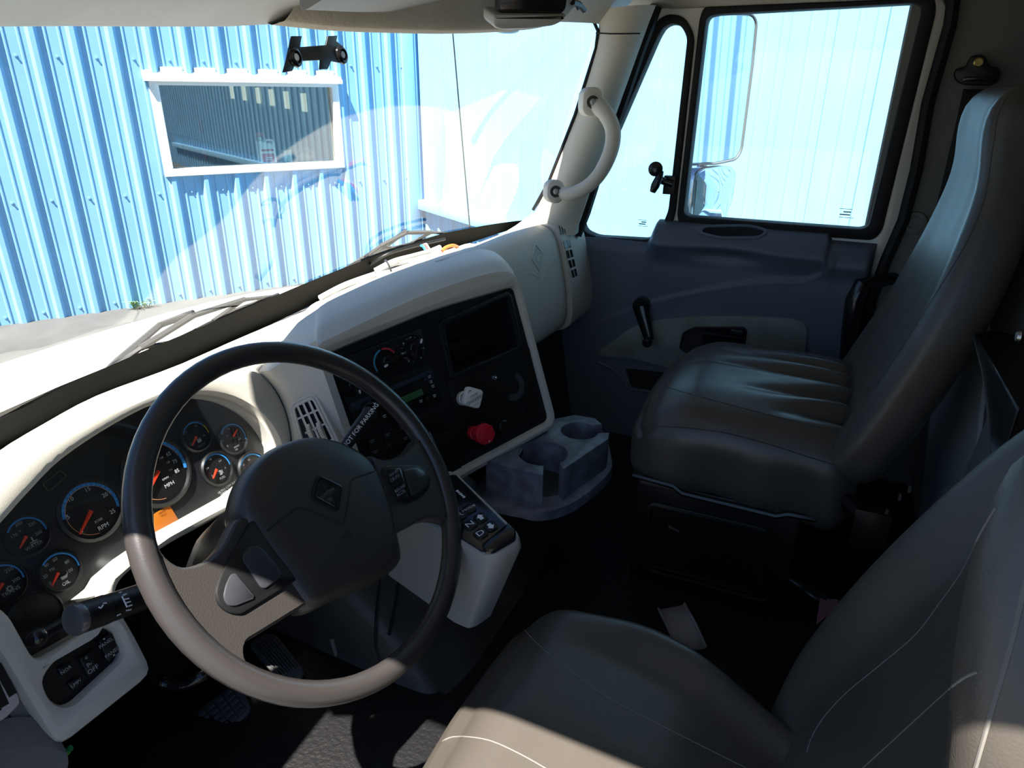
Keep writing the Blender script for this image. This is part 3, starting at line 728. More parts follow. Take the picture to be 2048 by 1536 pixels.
# ---- visor, overhead console
vis = thing('sun_visor', P(300, 8, y=.60), 'padded beige sun visor folded along the top left of the windscreen', 'visor')
def visor(L, th, parent, nm, m, edge):
    rows = []
    for (u, v, y), up_ in L:
        p = P(u, v, y=y); q = p + Vector((0, -.20, .075)) * up_; row = []
        ax = (q - p); nn = Vector((0, .35, .94)).normalized()
        for k in range(9): a = PI * k / 8; row.append(p - ax.normalized() * (th * math.sin(a) * 1.0 - th) + nn * th * math.cos(a))
        row = [q + nn * th] + row + [q - nn * th]; rows.append(row)
    mbv = MB().loft(rows, m, cu=True); mbv.add(rows[0], [list(range(len(rows[0])))], m); mbv.add(rows[-1], [list(range(len(rows[0])))], m)
    mbv.build(nm, parent)
    MB().tube([r[5] - Vector((0, .002, .0015)) for r in rows], .0028, edge, 6).build('edge_piping', parent)
visor([((-200, 34, .66), 1), ((-60, 36, .72), 1), ((120, 37, .74), 1), ((300, 40, .75), 1), ((440, 41, .75), 1), ((530, 37, .735), .98), ((610, 24, .72), .9), ((680, 10, .70), .7), ((705, -6, .69), .5)], .011, vis, 'visor_pad', VISOR, mat('dark piping', (.05, .05, .06), .6))
vis2 = thing('sun_visor', P(800, 0, y=.60), 'blue grey sun visor end at the top edge beside the overhead console', 'visor')
visor([((600, 10, .63), 1), ((690, 15, .625), 1), ((760, 16, .625), 1), ((835, 12, .615), 1), ((870, 5, .60), .8), ((884, -6, .59), .5)], .008, vis2, 'visor_pad', VISOR2, VISOR2)
oc = thing('overhead_console', P(1000, 20, y=.60), 'beige overhead console with a black open bin above the windscreen', 'console')
L = [((560, 44), .70), ((680, 56), .665), ((800, 61), .63), ((900, 63), .60), ((985, 61), .575), ((1050, 57), .555), ((1090, 52), .545), ((1115, 42), .54), ((1128, 25), .54), ((1136, 0), .54), ((1142, -30), .54)]
rows = []
for (q, y) in L:
    p = P(q[0], q[1], y=y); rows.append([p + Vector((.0, .12, .06)), p + Vector((0, .03, .002)), p, p + Vector((0, -.012, .004)), p + Vector((0, -.03, .022)), p + Vector((0, -.07, .075)), p + Vector((0, -.13, .13))])
sr = [spl(r, 3) for r in rows]; cols = [spl([r[k] for r in sr], 4) for k in range(len(sr[0]))]
ocm = MB().loft(cols, FLEECE); ocm.build('console_shell', oc)
ob_ = ocm.bvh()
f1 = Fr(P(1060, 8, y=.455), P(1130, 8, y=.44) - P(990, 8, y=.47), (-.72, -.62, -.25))
q = roundpoly(ccw(f1.pxs([(992, -60), (993, 18), (1000, 24), (1122, 26), (1130, 16), (1138, -60)])), .008, 3)
MB().prism(f1, q, -.01, .006, BLACK, .003, capm=BLACKG).build('open_bin', oc)
q = f1.pxs([(983, 25), (1131, 27), (1124, 40), (1104, 50), (1060, 56), (1000, 58), (983, 52)], .0)
MB().prism(f1, roundpoly(ccw(q), .006, 3), -.05, .010, VISOR, .006).build('bin_lip', oc)
dm = P(1012, 60, y=.64)
MB().ball(dm, .028, mat('dark lens', (.02, .02, .03), .3), 14, (1.4, .8, .22)).build('dome_lens', oc)
# small clip beside the console
tag(MB().tube([P(1145, 4, y=.5), P(1160, 10, y=.5), P(1168, 20, y=.5)], .006, BLACK, 6).tube([P(1152, 6, y=.5), P(1156, 18, y=.5)], .003, BLACK, 6).build('wire_clip'), 'small black clip hanging at the top right of the windscreen', 'clip')
# black bracket on the glass
BK = Fr(P(632, 108, y=.845) , (1, 0, 0), (0, -1, .12)); bh = wbv.ray_cast(CAM, ray(632, 108).normalized())
if bh[0] is not None: BK = Fr(bh[0] + Vector((0, -.02, .0)), (1, -.02, 0), (0, -1, .15))
br = thing('mirror_bracket', BK.o, 'black metal bracket with two round bosses fixed to the windscreen', 'bracket')
qq = BK.pxs([(584, 72), (604, 72), (600, 94), (652, 90), (656, 72), (675, 71), (673, 82), (686, 92), (694, 106), (692, 118), (682, 126), (663, 122), (656, 138), (640, 139), (642, 120), (604, 122), (590, 130), (585, 142), (567, 145), (574, 118)])
MB().prism(BK, qq, -.003, .0, DARKMET, .0006).build('plate', br)
for (u, v) in ((590, 115), (683, 110)):
    a, b = BK.px(u, v); ff = BK.rot(0, 0, a, b)
    MB().lathe(ff, [(.016, .0), (.015, .003), (.011, .0055), (.0095, .0055), (.0095, .002), (0, .002)], BLACKG, 20).lathe(ff, [(.006, .002), (.006, .004), (0, .004)], STEEL, 10).build('boss', br)

# ---- seat belt on the rear side wall
sbelt = thing('seat_belt', DR.at(.23, .80, .02), 'black passenger seat belt hanging from its anchor behind the door', 'belt')
bw = DR.pxs([(1925, 180), (1985, 180), (1976, 300), (1955, 420), (1880, 440), (1835, 470), (1880, 330), (1910, 230)], .012)
wl = [DR.px(u, v, .012) for u, v in ((1926, 178), (1908, 260), (1880, 380), (1862, 450))]; wr = [DR.px(u, v, .012) for u, v in ((1985, 178), (1975, 260), (1952, 390), (1930, 470))]
wl.append((wl[-1][0] - .008, .55)); wr.append((wr[-1][0] - .008, .55))
rows = [[DR.at(a[0] + (b[0] - a[0]) * k / 6, a[1] + (b[1] - a[1]) * k / 6, .016 + .002 * math.sin(PI * k / 6)) for k in range(7)] for a, b in zip(wl, wr)]
MB().loft(rows, WEB).build('webbing', sbelt, solid=.0015)
an = roundpoly(ccw(DR.pxs([(1938, 118), (1946, 110), (1966, 110), (1974, 118), (1978, 132), (1998, 135), (2002, 148), (1994, 166), (1980, 172), (1928, 170), (1914, 164), (1907, 150), (1912, 137), (1932, 133)], .02)), .006, 3)
MB().prism(DR, an, .01, .026, BLACK, .005).prism(DR, rr(*DR.px(1955, 158, .027), .055, .010, .004, 3), .024, .028, BLACKG, .001).build('anchor_loop', sbelt)
a, b = DR.px(1957, 125, .027); MB().lathe(DR.rot(0, 0, a, b), [(.010, .026), (.010, .031), (.0075, .033), (.004, .033), (.004, .028), (0, .028)], mat('brass bolt', (.45, .33, .12), .35, metal=1.0), 16).build('anchor_bolt', sbelt)
a, b = DR.px(1830, 445, .0)
tag(MB().lathe(DR.rot(0, 0, a, b), [(.026, .0), (.025, .006), (.016, .008), (.013, .004), (0, .004)], GREYP, 20).build('hole_plug'), 'round grey plug in the side wall behind the passenger door', 'plug')

# ================================================================== DASHBOARD
dash = thing('dashboard', (0, .9, .45), 'cream plastic truck dashboard running under the windscreen', 'dashboard')
CL = Fr(P(180, 1020, d=.98), (1, 0, 0), (0, -.906, .423))
CS = Fr(P(860, 760, d=1.3), (.926, -.366, .09), (-.376, -.879, .295))
HC = .050
# cluster surround: cream plate with the gauge opening and the switch opening
I = [(-95, 1190), (-70, 1120), (0, 1052), (60, 985), (130, 915), (230, 848), (320, 803), (400, 784), (470, 794), (530, 832), (563, 885), (556, 918), (475, 985), (335, 1062), (262, 1112), (212, 1158), (196, 1190), (192, 1258), (80, 1322), (62, 1310), (20, 1225), (-20, 1200)]
Io = sp2(CL.pxs(I[:12], HC), 4, False) + CL.pxs([(475, 985), (400, 1027), (335, 1062), (262, 1112), (218, 1150), (205, 1172)], HC) + roundpoly(CL.pxs([(197, 1195), (193, 1257), (76, 1323), (20, 1225), (-40, 1190)], HC), .012, 3)
Isw = roundpoly(ccw(CL.pxs([(88, 1360), (112, 1325), (212, 1254), (230, 1256), (250, 1302), (244, 1320), (150, 1408), (124, 1412), (104, 1398)], HC)), .010, 3)
O = [(118, 1500), (-10, 1290), (-110, 1200), (-130, 1100), (-70, 1000), (0, 928), (100, 862), (205, 806), (330, 764), (440, 738), (520, 738), (552, 772), (576, 820), (588, 880), (580, 930), (505, 1000), (350, 1082), (275, 1130), (240, 1165), (232, 1200), (270, 1262), (312, 1345)]
Oo = ccw(CL.pxs(O, HC)); Oo = roundpoly(Oo, .020, 3)
MB().prism(CL, Oo, -.02, HC, CREAM, .010, [Io, Isw], back=False).build('cluster_surround', dash)
# dash top: from the brow forward to the glass
brow = [CL.at(*CL.px(u, v, HC), HC - .013) + CL.y * .004 for u, v in [(-130, 1090), (-70, 1000), (0, 928), (100, 862), (205, 806), (330, 764), (440, 738), (505, 733), (545, 748)]]
tgt = [Vector((-.88, .77, .66)), Vector((-.80, .82, .64)), P(0, 928, z=.60), P(100, 870, z=.596), P(205, 809, z=.592), P(330, 755, z=.59), P(470, 684, z=.588), P(560, 640, z=.59), P(640, 602, z=.595)]
b2 = spl(brow, 3); t2 = spl(tgt, 3); rows = []
for t in (0, .06, .14, .3, .5, .75, 1.0, 1.06):
    rows.append([b.lerp(c, t) + Vector((0, 0, .014 * math.sin(PI * min(1, t * 1.0)) ** .6 if 0 < t < 1 else 0)) for b, c in zip(b2, t2)])
rows.insert(0, [p - CL.y * .016 - CL.n * .002 for p in b2])
MB().loft(rows, CREAM).build('brow_top', dash)
# centre housing around the switch panel
XL, XR, YB_, YT = -.200, .276, -.208, .150
outl = lambda g: roundpoly([(XL - g * .2, YB_ - g), (XR + g, YB_ - g), (XR + g * 1.0, YT + g * .0), (.18, YT + .012 + g * .2), (.02, YT + .010), (XL - g * .2, YT - .012)], [.012, .035, .045, .05, .06, .02], 4)
hole = roundpoly([(-.190, -.184), (.258, -.187), (.258, .112), (.05, .122), (-.190, .112)], [.008, .016, .012, .04, .008], 4)
hous = MB().prism(CS, outl(0), -.05, .012, CREAM, .012, [hole], back=False)
# sides of that housing, then its hood sweeping forward to the glass
fo_ = outl(0); nO = len(fo_)
rows = []
for dep in (.0, -.05, -.12, -.20): rows.append([CS.at(a, b, dep) for a, b in fo_])
hous.loft(rows, CREAM, cu=True, flip=True)
topi = [k for k in range(nO) if fo_[k][1] > .125]; topi.sort(key=lambda k: fo_[k][0]); te = [CS.at(*fo_[k], 0.0) for k in topi]
Lend = P(640, 602, z=.60); Mend = P(780, 540, z=.625); Rend = P(930, 488, z=.672); ends = []
for k in range(len(te)):
    t = k / (len(te) - 1); ends.append((Lend * (1 - t) ** 2 + Mend * 2 * t * (1 - t) + Rend * t * t))
rows = []
for t in (0, .05, .12, .22, .36, .52, .7, .86, 1.0): rows.append([p.lerp(q, t) + Vector((0, 0, .031 * math.sin(PI * t ** .7) ** .8)) for p, q in zip(te, ends)])
hous.loft(rows, CREAM)
hoodL = [r[0] for r in rows]
hous.build('centre_housing', dash)
# wing with the air vent between the two; the surround flares out to meet it
E0 = [CL.at(*CL.px(u, v, HC), HC - .004) for u, v in ((520, 742), (552, 776), (574, 820), (585, 870), (590, 925), (596, 985), (600, 1030))]
A = [CL.at(*CL.px(u, v, .10), .10) for u, v in ((538, 742), (562, 768), (586, 812), (603, 862), (618, 925), (635, 990), (645, 1040))]
Bq = [CS.at(-.196, b, .012) for b in (.142, .105, .06, .0, -.06, -.12, -.185)]
Eq = spl(E0, 3); Aq = spl(A, 3); Bq = spl(Bq, 3)
wing = MB().loft([[a.lerp(b, t) for a, b in zip(Eq, Aq)] for t in (0, .3, .6, .9)] + [[a.lerp(b, t) for a, b in zip(Aq, Bq)] for t in (.06, .25, .5, .75, 1)], CREAM)
capA = [Eq[0].lerp(t2[-1], t) + Vector((0, 0, .012 * math.sin(PI * t))) for t in (0, .05, .12, .22, .36, .52, .7, .86, 1.0)]
mid_ = [a.lerp(b, .5) + Vector((0, 0, .010 * math.sin(PI * k / 8))) for k, (a, b) in enumerate(zip(capA, hoodL))]; mid_[0] = Aq[0]
wing.loft([capA, mid_, hoodL], CREAM)
wing.build('vent_wing', dash)
wv = wing.bvh()
c = wv.ray_cast(CAM, ray(632, 850).normalized())[0] or P(632, 850, d=1.22)
e = Aq[9] ; g = Bq[9]
wn_ = (Aq[6] - Aq[12]).cross(Bq[9] - Aq[9]).normalized()
if wn_.dot(CAM - c) < 0: wn_ = -wn_
VF = Fr(c + wn_ * .006, Bq[9] - Aq[9], wn_)
vq_ = ccw(VF.pxs([(584, 812), (628, 790), (676, 886), (688, 925), (640, 955), (610, 905)]))
ctr = VF.px(632, 856)
vent_o = MB(); vr = roundpoly(vq_, .012, 4)
vent_o.prism(VF, inset(vr, -.006), -.014, .003, CREAM, .002, [vr]).prism(VF, vr, -.012, .0004, BLACKG)
rim = inset(vr, .002)
vent_o.prism(VF, vr, -.002, .0035, CREAM, .001, [inset(vr, .0055)])
slat = MB()
def vpx(u, v): return VF.px(u, v)
for k in range(3):
    f = (k + 1) / 4
    a = Vector(vpx(584 + (628 - 584) * f, 812 + (790 - 812) * f)); b = Vector(vpx(640 + (690 - 640) * f, 945 + (920 - 945) * f))
    slat.line(VF, a, b, .0050, .0030, CREAM)
for (p, q) in (((596, 838), (640, 818)), ((612, 866), (654, 846)), ((628, 898), (672, 876))): slat.line(VF, vpx(*p), vpx(*q), .0035, .0026, CREAM)
vo = vent_o.build('air_vent', dash, label='slotted vertical air vent facing the driver'); slat.build('vent_slats', vo, fix=False)
for (u, v) in ((622, 862), (643, 858)):
    nub = MB(); p0, p1 = Vector(vpx(u - 5, v - 14)), Vector(vpx(u + 9, v + 20)); dv = (p1 - p0).normalized(); nv = Vector((-dv.y, dv.x)) * .004; rows = []
    for k in range(33):
        t = k / 32; p = p0.lerp(p1, t); hgt = .004 + .003 * math.sin(PI * t) + (.0012 if k % 4 < 2 else 0)
        rows.append([VF.at(*(p - nv), .0), VF.at(*(p - nv), hgt), VF.at(*(p + nv), hgt), VF.at(*(p + nv), .0)])
    nub.loft(rows, CREAM2).build('vent_thumbwheel', vo)

# passenger side: glove box bulge
xs_ = [.25, .30, .38, .50, .60, .67, .700]
def bz(x):
    k = [(p.x, p) for p in bs]; k.sort(key=lambda q: q[0])
    for (x0, p0), (x1, p1) in zip(k, k[1:]):
        if x0 <= x <= x1: return p0.lerp(p1, (x - x0) / (x1 - x0 + 1e-9))
    return k[-1][1]
def prof(x, off=0.0):
    b = bz(min(x, .88)); s_ = max(0, min(1, (x - .05) / .7)); lift = .018 * s_
    yc = .045 * (1 - s_) ** 1.2
    L = [b + Vector((0, -.008, -.012)), Vector((x, .80 + yc * .5, .715 + lift)), Vector((x, .735 + yc, .738 + lift)), Vector((x, .69 + yc - off, .735 + lift)), Vector((x, .660 + yc - off, .705 + lift)), Vector((x, .640 + yc - off, .64 + lift * .6)),
         Vector((x, .625 + yc - off, .57)), Vector((x, .622 + yc - off, .515)), Vector((x, .635 + yc - off, .478)), Vector((x, .68 + yc, .455)), Vector((x, .76, .445))]
    L[0].x = x if x < .8 else L[0].x
    return spl(L, 4)
MB().loft([prof(x) for x in xs_], CREAM).build('glove_box_door', dash, solid=.004)
gbv = None
mbx = MB().loft([prof(x, .014) for x in (.704, .712, .77, .83, .868)], CREAM)
mbx.add(prof(.704, .014), [list(range(len(prof(.704))))], CREAM).add(prof(.868, .014), [list(range(len(prof(.868))))], CREAM)
ec = mbx.build('dash_end_cap', dash)
ebv = mbx.bvh()
def onto(bv, u, v, dflt=1.8):
    h = bv.ray_cast(CAM, ray(u, v).normalized())
    return (h[0], h[1] if h[1].dot(CAM - h[0]) > 0 else -h[1]) if h[0] is not None else (P(u, v, d=dflt), (CAM - P(u, v, d=dflt)).normalized())
# end cap grilles
gr_ = MB()
def qgrid(bv, quad, nc, nr, gap, m):
    def at(s_, t, lift):
        (a, b, c, d) = quad
        u = (a[0] * (1 - s_) + b[0] * s_) * (1 - t) + (d[0] * (1 - s_) + c[0] * s_) * t; v = (a[1] * (1 - s_) + b[1] * s_) * (1 - t) + (d[1] * (1 - s_) + c[1] * s_) * t
        p, n_ = onto(bv, u, v); return p + n_ * lift
    def patch(s0, s1, t0, t1, lift, mm, k=4): gr_.loft([[at(s0 + (s1 - s0) * i / 2, t0 + (t1 - t0) * j / k, lift) for i in range(3)] for j in range(k + 1)], mm)
    patch(-.14, 1.14, -.06, 1.06, .0012, CREAM2, 10)
    for i in range(nc):
        for j in range(nr): patch(i / nc + gap, (i + 1) / nc - gap, j / nr + gap * .4, (j + 1) / nr - gap * .4, .0022, m)
qgrid(ebv, [(1115, 452), (1128, 450), (1132, 469), (1120, 471)], 3, 1, .08, BLACK)
qgrid(ebv, [(1124, 480), (1139, 478), (1155, 553), (1144, 559)], 2, 4, .07, BLACKG)
gr_.build('defrost_grille', ec, fix=False)
gl = MB().loft([prof(x) for x in xs_], CREAM); gbv = gl.bvh()
ep, en = onto(gbv, 1075, 516)
EF = Fr(ep, (1, 0, 0), en)
dm_ = ccw(EF.pxs([(1070, 490), (1085, 508), (1079, 541), (1064, 518)]))
em = MB().prism(EF, inset(dm_, -.003), -.002, .002, CREAM2, .001, [dm_]).prism(EF, dm_, -.002, .0006, mat('emblem recess', (.43, .43, .40), .5))
cx_, cy_ = sum(a for a, b in dm_) / 4, sum(b for a, b in dm_) / 4
for (p, q) in ((0, 2),): em.line(EF, Vector(dm_[p]) * .82 + Vector((cx_, cy_)) * .18, Vector(dm_[q]) * .82 + Vector((cx_, cy_)) * .18, .002, .0016, CREAM2)
em.line(EF, (cx_ - .012, cy_ - .008), (cx_ + .012, cy_ + .006), .0025, .0017, CREAM2)
em.prism(EF, [(cx_, cy_ - .016), (cx_ + .010, cy_ - .002), (cx_, cy_ + .004), (cx_ - .010, cy_ - .004)], .0, .0016, CREAM2)
em.build('diamond_emblem', dash)
ln = MB(); drape(gbv, [(1046, 568), (1052, 552), (1058, 546), (1072, 552), (1081, 558), (1087, 552), (1093, 535), (1099, 525), (1108, 516), (1125, 509)], .0014, CREAM2, ln, 4, .0)
if ln.v: ln.build('crease_line', dash)
# underside and knee panels
kn = MB().box(Fr((.34, .70, .44), (1, 0, 0), (0, -1, .15)), 0, .53, -.36, 0.02, -.06, .0, DARKMET, .01)
kn.build('knee_panel', dash)
# driver side lower left: dash end with its vent
DE = [(-120, 1210), (-10, 1300), (106, 1500), (118, 1570), (60, 1640), (-140, 1640)]
MB().prism(CL, roundpoly(ccw(CL.pxs(DE, .03)), .006, 2), -.02, .030, mat('grey dash end', (.15, .15, .145), .6, bump=.15, bscale=700), .005, back=False).build('dash_end', dash)
mbv_ = MB(); g_ = mat('pale vent frame', (.50, .46, .47), .5)
vv = roundpoly(ccw(CL.pxs([(-60, 1290), (-5, 1325), (36, 1395), (36, 1408), (0, 1445), (-70, 1440)], .032)), .008, 3)
mbv_.prism(CL, vv, .02, .038, g_, .003)
for (p, q) in (((-6, 1330), (26, 1390)), ((-18, 1350), (10, 1412)), ((-40, 1372), (-4, 1425)), ((-40, 1352), (-20, 1400))):
    mbv_.line(CL, CL.px(*p, .038), CL.px(*q, .038), .009, .0384, BLACK)
mbv_.build('side_vent', dash, label='pale slotted vent at the driver end of the dash')
mb = MB().loft([[CL.at(*CL.px(u, v, .03), .034) for u, v in ((-60, 1455), (20, 1432), (75, 1432), (112, 1470))], [CL.at(*CL.px(u, v, .03), .05) for u, v in ((-60, 1490), (20, 1480), (80, 1478), (122, 1505))], [CL.at(*CL.px(u, v, .03), .04) for u, v in ((-60, 1640), (20, 1620), (90, 1590), (130, 1545))]], mat('grey dash end', (.15, .15, .145)))
mb.build('dash_end_lower', dash, sub=2)

# ---- switch block low left
sw = MB().prism(CL, inset(Isw, -.003), .020, .030, BLACK); so_ = sw.build('switch_panel', dash)
def key(parts, name, fr, quad, c0, c1, m, lines, parent, size=.0075, rot=0, tm=None, r=.003):
    q = roundpoly(ccw(fr.pxs(quad, c1)), r, 3)
    k = MB().prism(fr, q, c0, c1, m, .002)
    for (t, u, v, s_) in lines:
        a, b = fr.px(u, v, c1)
        if t.startswith('#dot'): k.prism(fr, circ(a, b, s_, 10), c1, c1 + .0004, tm or GREYT)
        else: k.text(t, s_, fr, a, b, c1 + .0004, tm or GREYT, rot)
    return k.build(name, parent)
key(0, 'rocker_switch', CL, [(197, 1282), (224, 1264), (240, 1304), (217, 1325)], .028, .040, BLACK, [('#dot', 208, 1278, .0013), ('PANEL', 212, 1286, .0068), ('PANEL', 224, 1305, .0068), ('#dot', 228, 1310, .0013)], so_, tm=GREYT)
key(0, 'rocker_switch', CL, [(158, 1316), (190, 1297), (203, 1330), (178, 1355)], .028, .037, BLACK, [('OFF', 186, 1339, .0085), ('P', 177, 1331, .0085), ('=', 182, 1328, .006), ('*', 174, 1318, .010)], so_)
key(0, 'push_button', CL, [(114, 1336), (140, 1324), (148, 1340), (124, 1354)], .028, .034, BLACK, [('NOR', 132, 1340, .0065)], so_)
key(0, 'push_button', CL, [(133, 1366), (158, 1352), (168, 1366), (146, 1382)], .028, .034, BLACK, [('LMP/', 152, 1367, .0065)], so_)

# ---- instrument cluster
clu = thing('instrument_cluster', CL.at(.1, -.1, 0), 'black instrument cluster of round gauges behind the steering wheel', 'gauge cluster')
fp = inset(ccw(Io), -.004)
MB().prism(CL, fp, -.012, 0.0, mat('cluster face', (.016, .016, .019), .4, bump=.05, bscale=800)).build('face_plate', clu)
# clear lens in front
MB().prism(CL, inset(ccw(Io), -.002), .0280, .0295, CLEARGL).build('lens', clu)
def gauge(u, v, edge, nums, needle, arc, title, label, big=False, extra=None, yel=None, chrome=(150, 320)):
    a, b = CL.px(u, v); R = (Vector(CL.px(*edge)) - Vector((a, b))).length
    f = CL.rot(0, 0, a, b); g = MB()
    g.lathe(f, [(R * 1.12, -.001), (R * 1.12, .004), (R * 1.02, .007), (R * .98, .002), (0, .002)], DIAL, 40)
    g.arc(f, 0, 0, .0056, R * 1.00, R * 1.06, chrome[0], chrome[1], mat('dull ring', (.22, .22, .23), .35, metal=.6), 30)
    w = R * (.105 if big else .085)
    d0, d1 = arc; g.arc(f, 0, 0, .0045, R * .97 - w, R * .97, d0, d1, GBLUE, 40)
    if yel: g.arc(f, 0, 0, .0047, R * .97 - w, R * .97, yel[0], yel[1], GYEL, 10)
    if big:
        g.arc(f, 0, 0, .0046, R * .97 - w - .0008, R * .97 - w, 10, 260, GORG, 50)
        for k in range(26):
            t = math.radians(240 - k * 10.4)
            g.line(f, ((R * .96) * math.cos(t), (R * .96) * math.sin(t)), ((R * .96 - w * .9) * math.cos(t), (R * .96 - w * .9) * math.sin(t)), .0006, .0048, DIAL)
    for (t, uu, vv, s_) in nums:
        x, y = CL.px(uu, vv, .004); g.text(t, s_, CL, x, y, .0042, WHITE if big else GREYT, bold=0.0)
    for (t, uu, vv, s_) in title:
        x, y = CL.px(uu, vv, .004); g.text(t, s_, CL, x, y, .0042, WHITE if big else GREYT)
    if extra: extra(g, f, R)
    go = g.build('gauge', clu, label=label, fix=False)
    (pu, pv), (tu, tv) = needle; p = Vector(CL.px(pu, pv, .007)); t = Vector(CL.px(tu, tv, .007)); d = (t - p).normalized(); n_ = Vector((-d.y, d.x)); w0 = .0030 if big else .0021
    nd = MB().prism(CL, [tuple(p - n_ * w0), tuple(p + n_ * w0), tuple(t + n_ * w0 * .4), tuple(t - n_ * w0 * .4)], .0055, .0075, NEED, .0005)
    nd.build('needle', go)
def ic_oil(g, f, R):
    g.prism(f, [(-R * .14, -R * .46), (R * .14, -R * .46), (R * .26, -R * .26), (R * .10, -R * .32), (-R * .16, -R * .28)], .003, .0042, GREYT)
def ic_box(g, f, R):
    g.prism(f, rr(R * .04, -R * .38, R * .30, R * .20, R * .03, 2), .003, .0042, GREYT); g.prism(f, rr(-R * .04, -R * .25, R * .07, R * .08, R * .01, 1), .003, .0042, GREYT); g.prism(f, rr(R * .12, -R * .25, R * .07, R * .08, R * .01, 1), .003, .0042, GREYT)
def ic_pump(g, f, R):
    g.prism(f, rr(R * .06, -R * .32, R * .18, R * .30, R * .03, 2), .003, .0042, GREYT); g.line(f, (R * .20, -R * .42), (R * .22, -.20 * R), R * .05, .0042, GREYT)
def ic_temp(g, f, R):
    g.line(f, (R * .11, -R * .46), (R * .11, -R * .16), R * .07, .0042, GREYT); g.line(f, (-R * .08, -R * .42), (R * .30, -R * .42), R * .05, .0042, GREYT); g.line(f, (-R * .08, -R * .52), (R * .30, -R * .52), R * .05, .0042, GREYT)
def ic_gear(g, f, R):
    for k in range(8):
        t = k * PI / 4; g.line(f, (R * .12 + R * .08 * math.cos(t), -R * .38 + R * .08 * math.sin(t)), (R * .12 + R * .18 * math.cos(t), -R * .38 + R * .18 * math.sin(t)), R * .06, .0042, GREYT)
    g.arc(f, R * .12, -R * .38, .0042, R * .07, R * .13, 0, 360, GREYT, 16)
gauge(180, 1021, (118, 1021), [('0', 163, 1062, .0085), ('5', 136, 1034, .0085), ('10', 141, 999, .0085), ('15', 175, 979, .0085), ('20', 210, 990, .0085), ('25', 225, 1023, .0085)], ((183, 1021), (160, 1068)), (170, -22), [('X100', 197, 1041, .0055), ('RPM', 207, 1053, .0088)], 'large tachometer reading zero, marked RPM', True, chrome=(190, 300))
gauge(312, 944, (373, 941), [('65', 337, 908, .0085), ('75', 350, 923, .0085), ('85', 354, 942, .0085), ('45', 290, 905, .0085), ('25', 270, 935, .0085), ('100', 323, 916, .0045), ('120', 336, 925, .0045), ('140', 341, 940, .0045)], ((318, 941), (297, 986)), (170, -20), [('KM/H', 331, 957, .0048), ('MPH', 339, 969, .0088)], 'large speedometer marked MPH', True, chrome=(190, 300))
gauge(390, 873, (417, 873), [('12', 371, 864, .005), ('14', 391, 852, .005), ('16', 408, 871, .005), ('10', 381, 889, .005)], ((393, 873), (385, 891)), (150, 30), [('VOLTS', 403, 891, .0052)], 'small voltmeter with a yellow end to its scale', extra=ic_box, yel=(30, -10))
gauge(464, 877, (490, 877), [('60', 445, 866, .0045), ('90', 457, 858, .0045), ('30', 445, 882, .0045), ('0', 455, 892, .0045), ('150', 479, 878, .0045)], ((467, 872), (475, 858)), (140, -30), [('PSI', 455, 872, .004), ('BRAKE', 473, 893, .004), ('AIR', 473, 899, .004)], 'small brake air gauge, upper right of the cluster')
gauge(432, 938, (460, 938), [('E', 425, 952, .005), ('1/4', 415, 937, .0045), ('1/2', 420, 919, .0045), ('3/4', 440, 922, .0045), ('F', 451, 936, .005)], ((434, 938), (427, 957)), (140, -10), [('FUEL', 445, 955, .0055)], 'small fuel gauge reading empty', extra=ic_pump)
gauge(505, 939, (532, 935), [('60', 487, 930, .0045), ('90', 498, 920, .0045), ('30', 489, 943, .0045), ('0', 495, 955, .0050)], ((506, 935), (513, 919)), (140, 20), [('PSI', 495, 936, .004)], 'small air gauge half hidden by the wheel hub')
gauge(52, 1072, (94, 1066), [('170', 28, 1072, .0062), ('200', 37, 1048, .0062), ('230', 64, 1048, .0062), ('260', 77, 1066, .0062)], ((53, 1072), (40, 1096)), (140, -10), [('WATER', 68, 1091, .0066), ('°F', 40, 1063, .004)], 'coolant gauge marked WATER at the left', extra=ic_temp, chrome=(0, 1))
gauge(118, 1143, (158, 1143), [('0', 101, 1167, .0064), ('20', 91, 1153, .0060), ('40', 93, 1131, .0058), ('60', 110, 1119, .0064), ('80', 134, 1124, .0064), ('100', 139, 1142, .0064)], ((117, 1145), (104, 1172)), (128, -15), [('PSI', 104, 1139, .0055), ('OIL', 132, 1166, .0068)], 'oil pressure gauge marked OIL', extra=ic_oil, chrome=(190, 280))
gauge(4, 1168, (48, 1160), [('250', 18, 1140, .0066), ('300', 32, 1160, .0066)], ((6, 1166), (-8, 1192)), (140, -15), [('TRANS', 22, 1183, .0072)], 'transmission gauge marked TRANS at the left edge', extra=ic_gear, chrome=(0, 1))
a, b = CL.px(72, 1234); R = .034
MB().lathe(CL.rot(0, 0, a, b), [(R, 0), (R, .003), (R * .92, .005), (R * .88, .002), (0, .002)], DIAL, 36).build('blank_gauge', clu)
q = ccw(CL.pxs([(309, 1028), (338, 1008), (359, 1042), (310, 1072)], .002))
dsp = MB().prism(CL, q, .0, .002, LCDO, .0005); x, y = CL.px(325, 1024, .003); dsp.text('00000', .005, CL, x, y, .0024, mat('display ink', (.22, .06, .01), .6)); x, y = CL.px(328, 1030, .003); dsp.text('MILES', .004, CL, x, y, .0024, mat('display ink', (.22, .06, .01), .6)); dsp.build('amber_display', clu)
pr = MB(); x, y = CL.px(458, 972, .001); pr.text('ULTRA LOW SULFUR', .0052, CL, x, y, .001, WHITE, 2); x, y = CL.px(461, 977, .001); pr.text('DIESEL FUEL ONLY', .0052, CL, x, y, .001, WHITE, 2)
pr.build('fuel_notice', clu, fix=False)
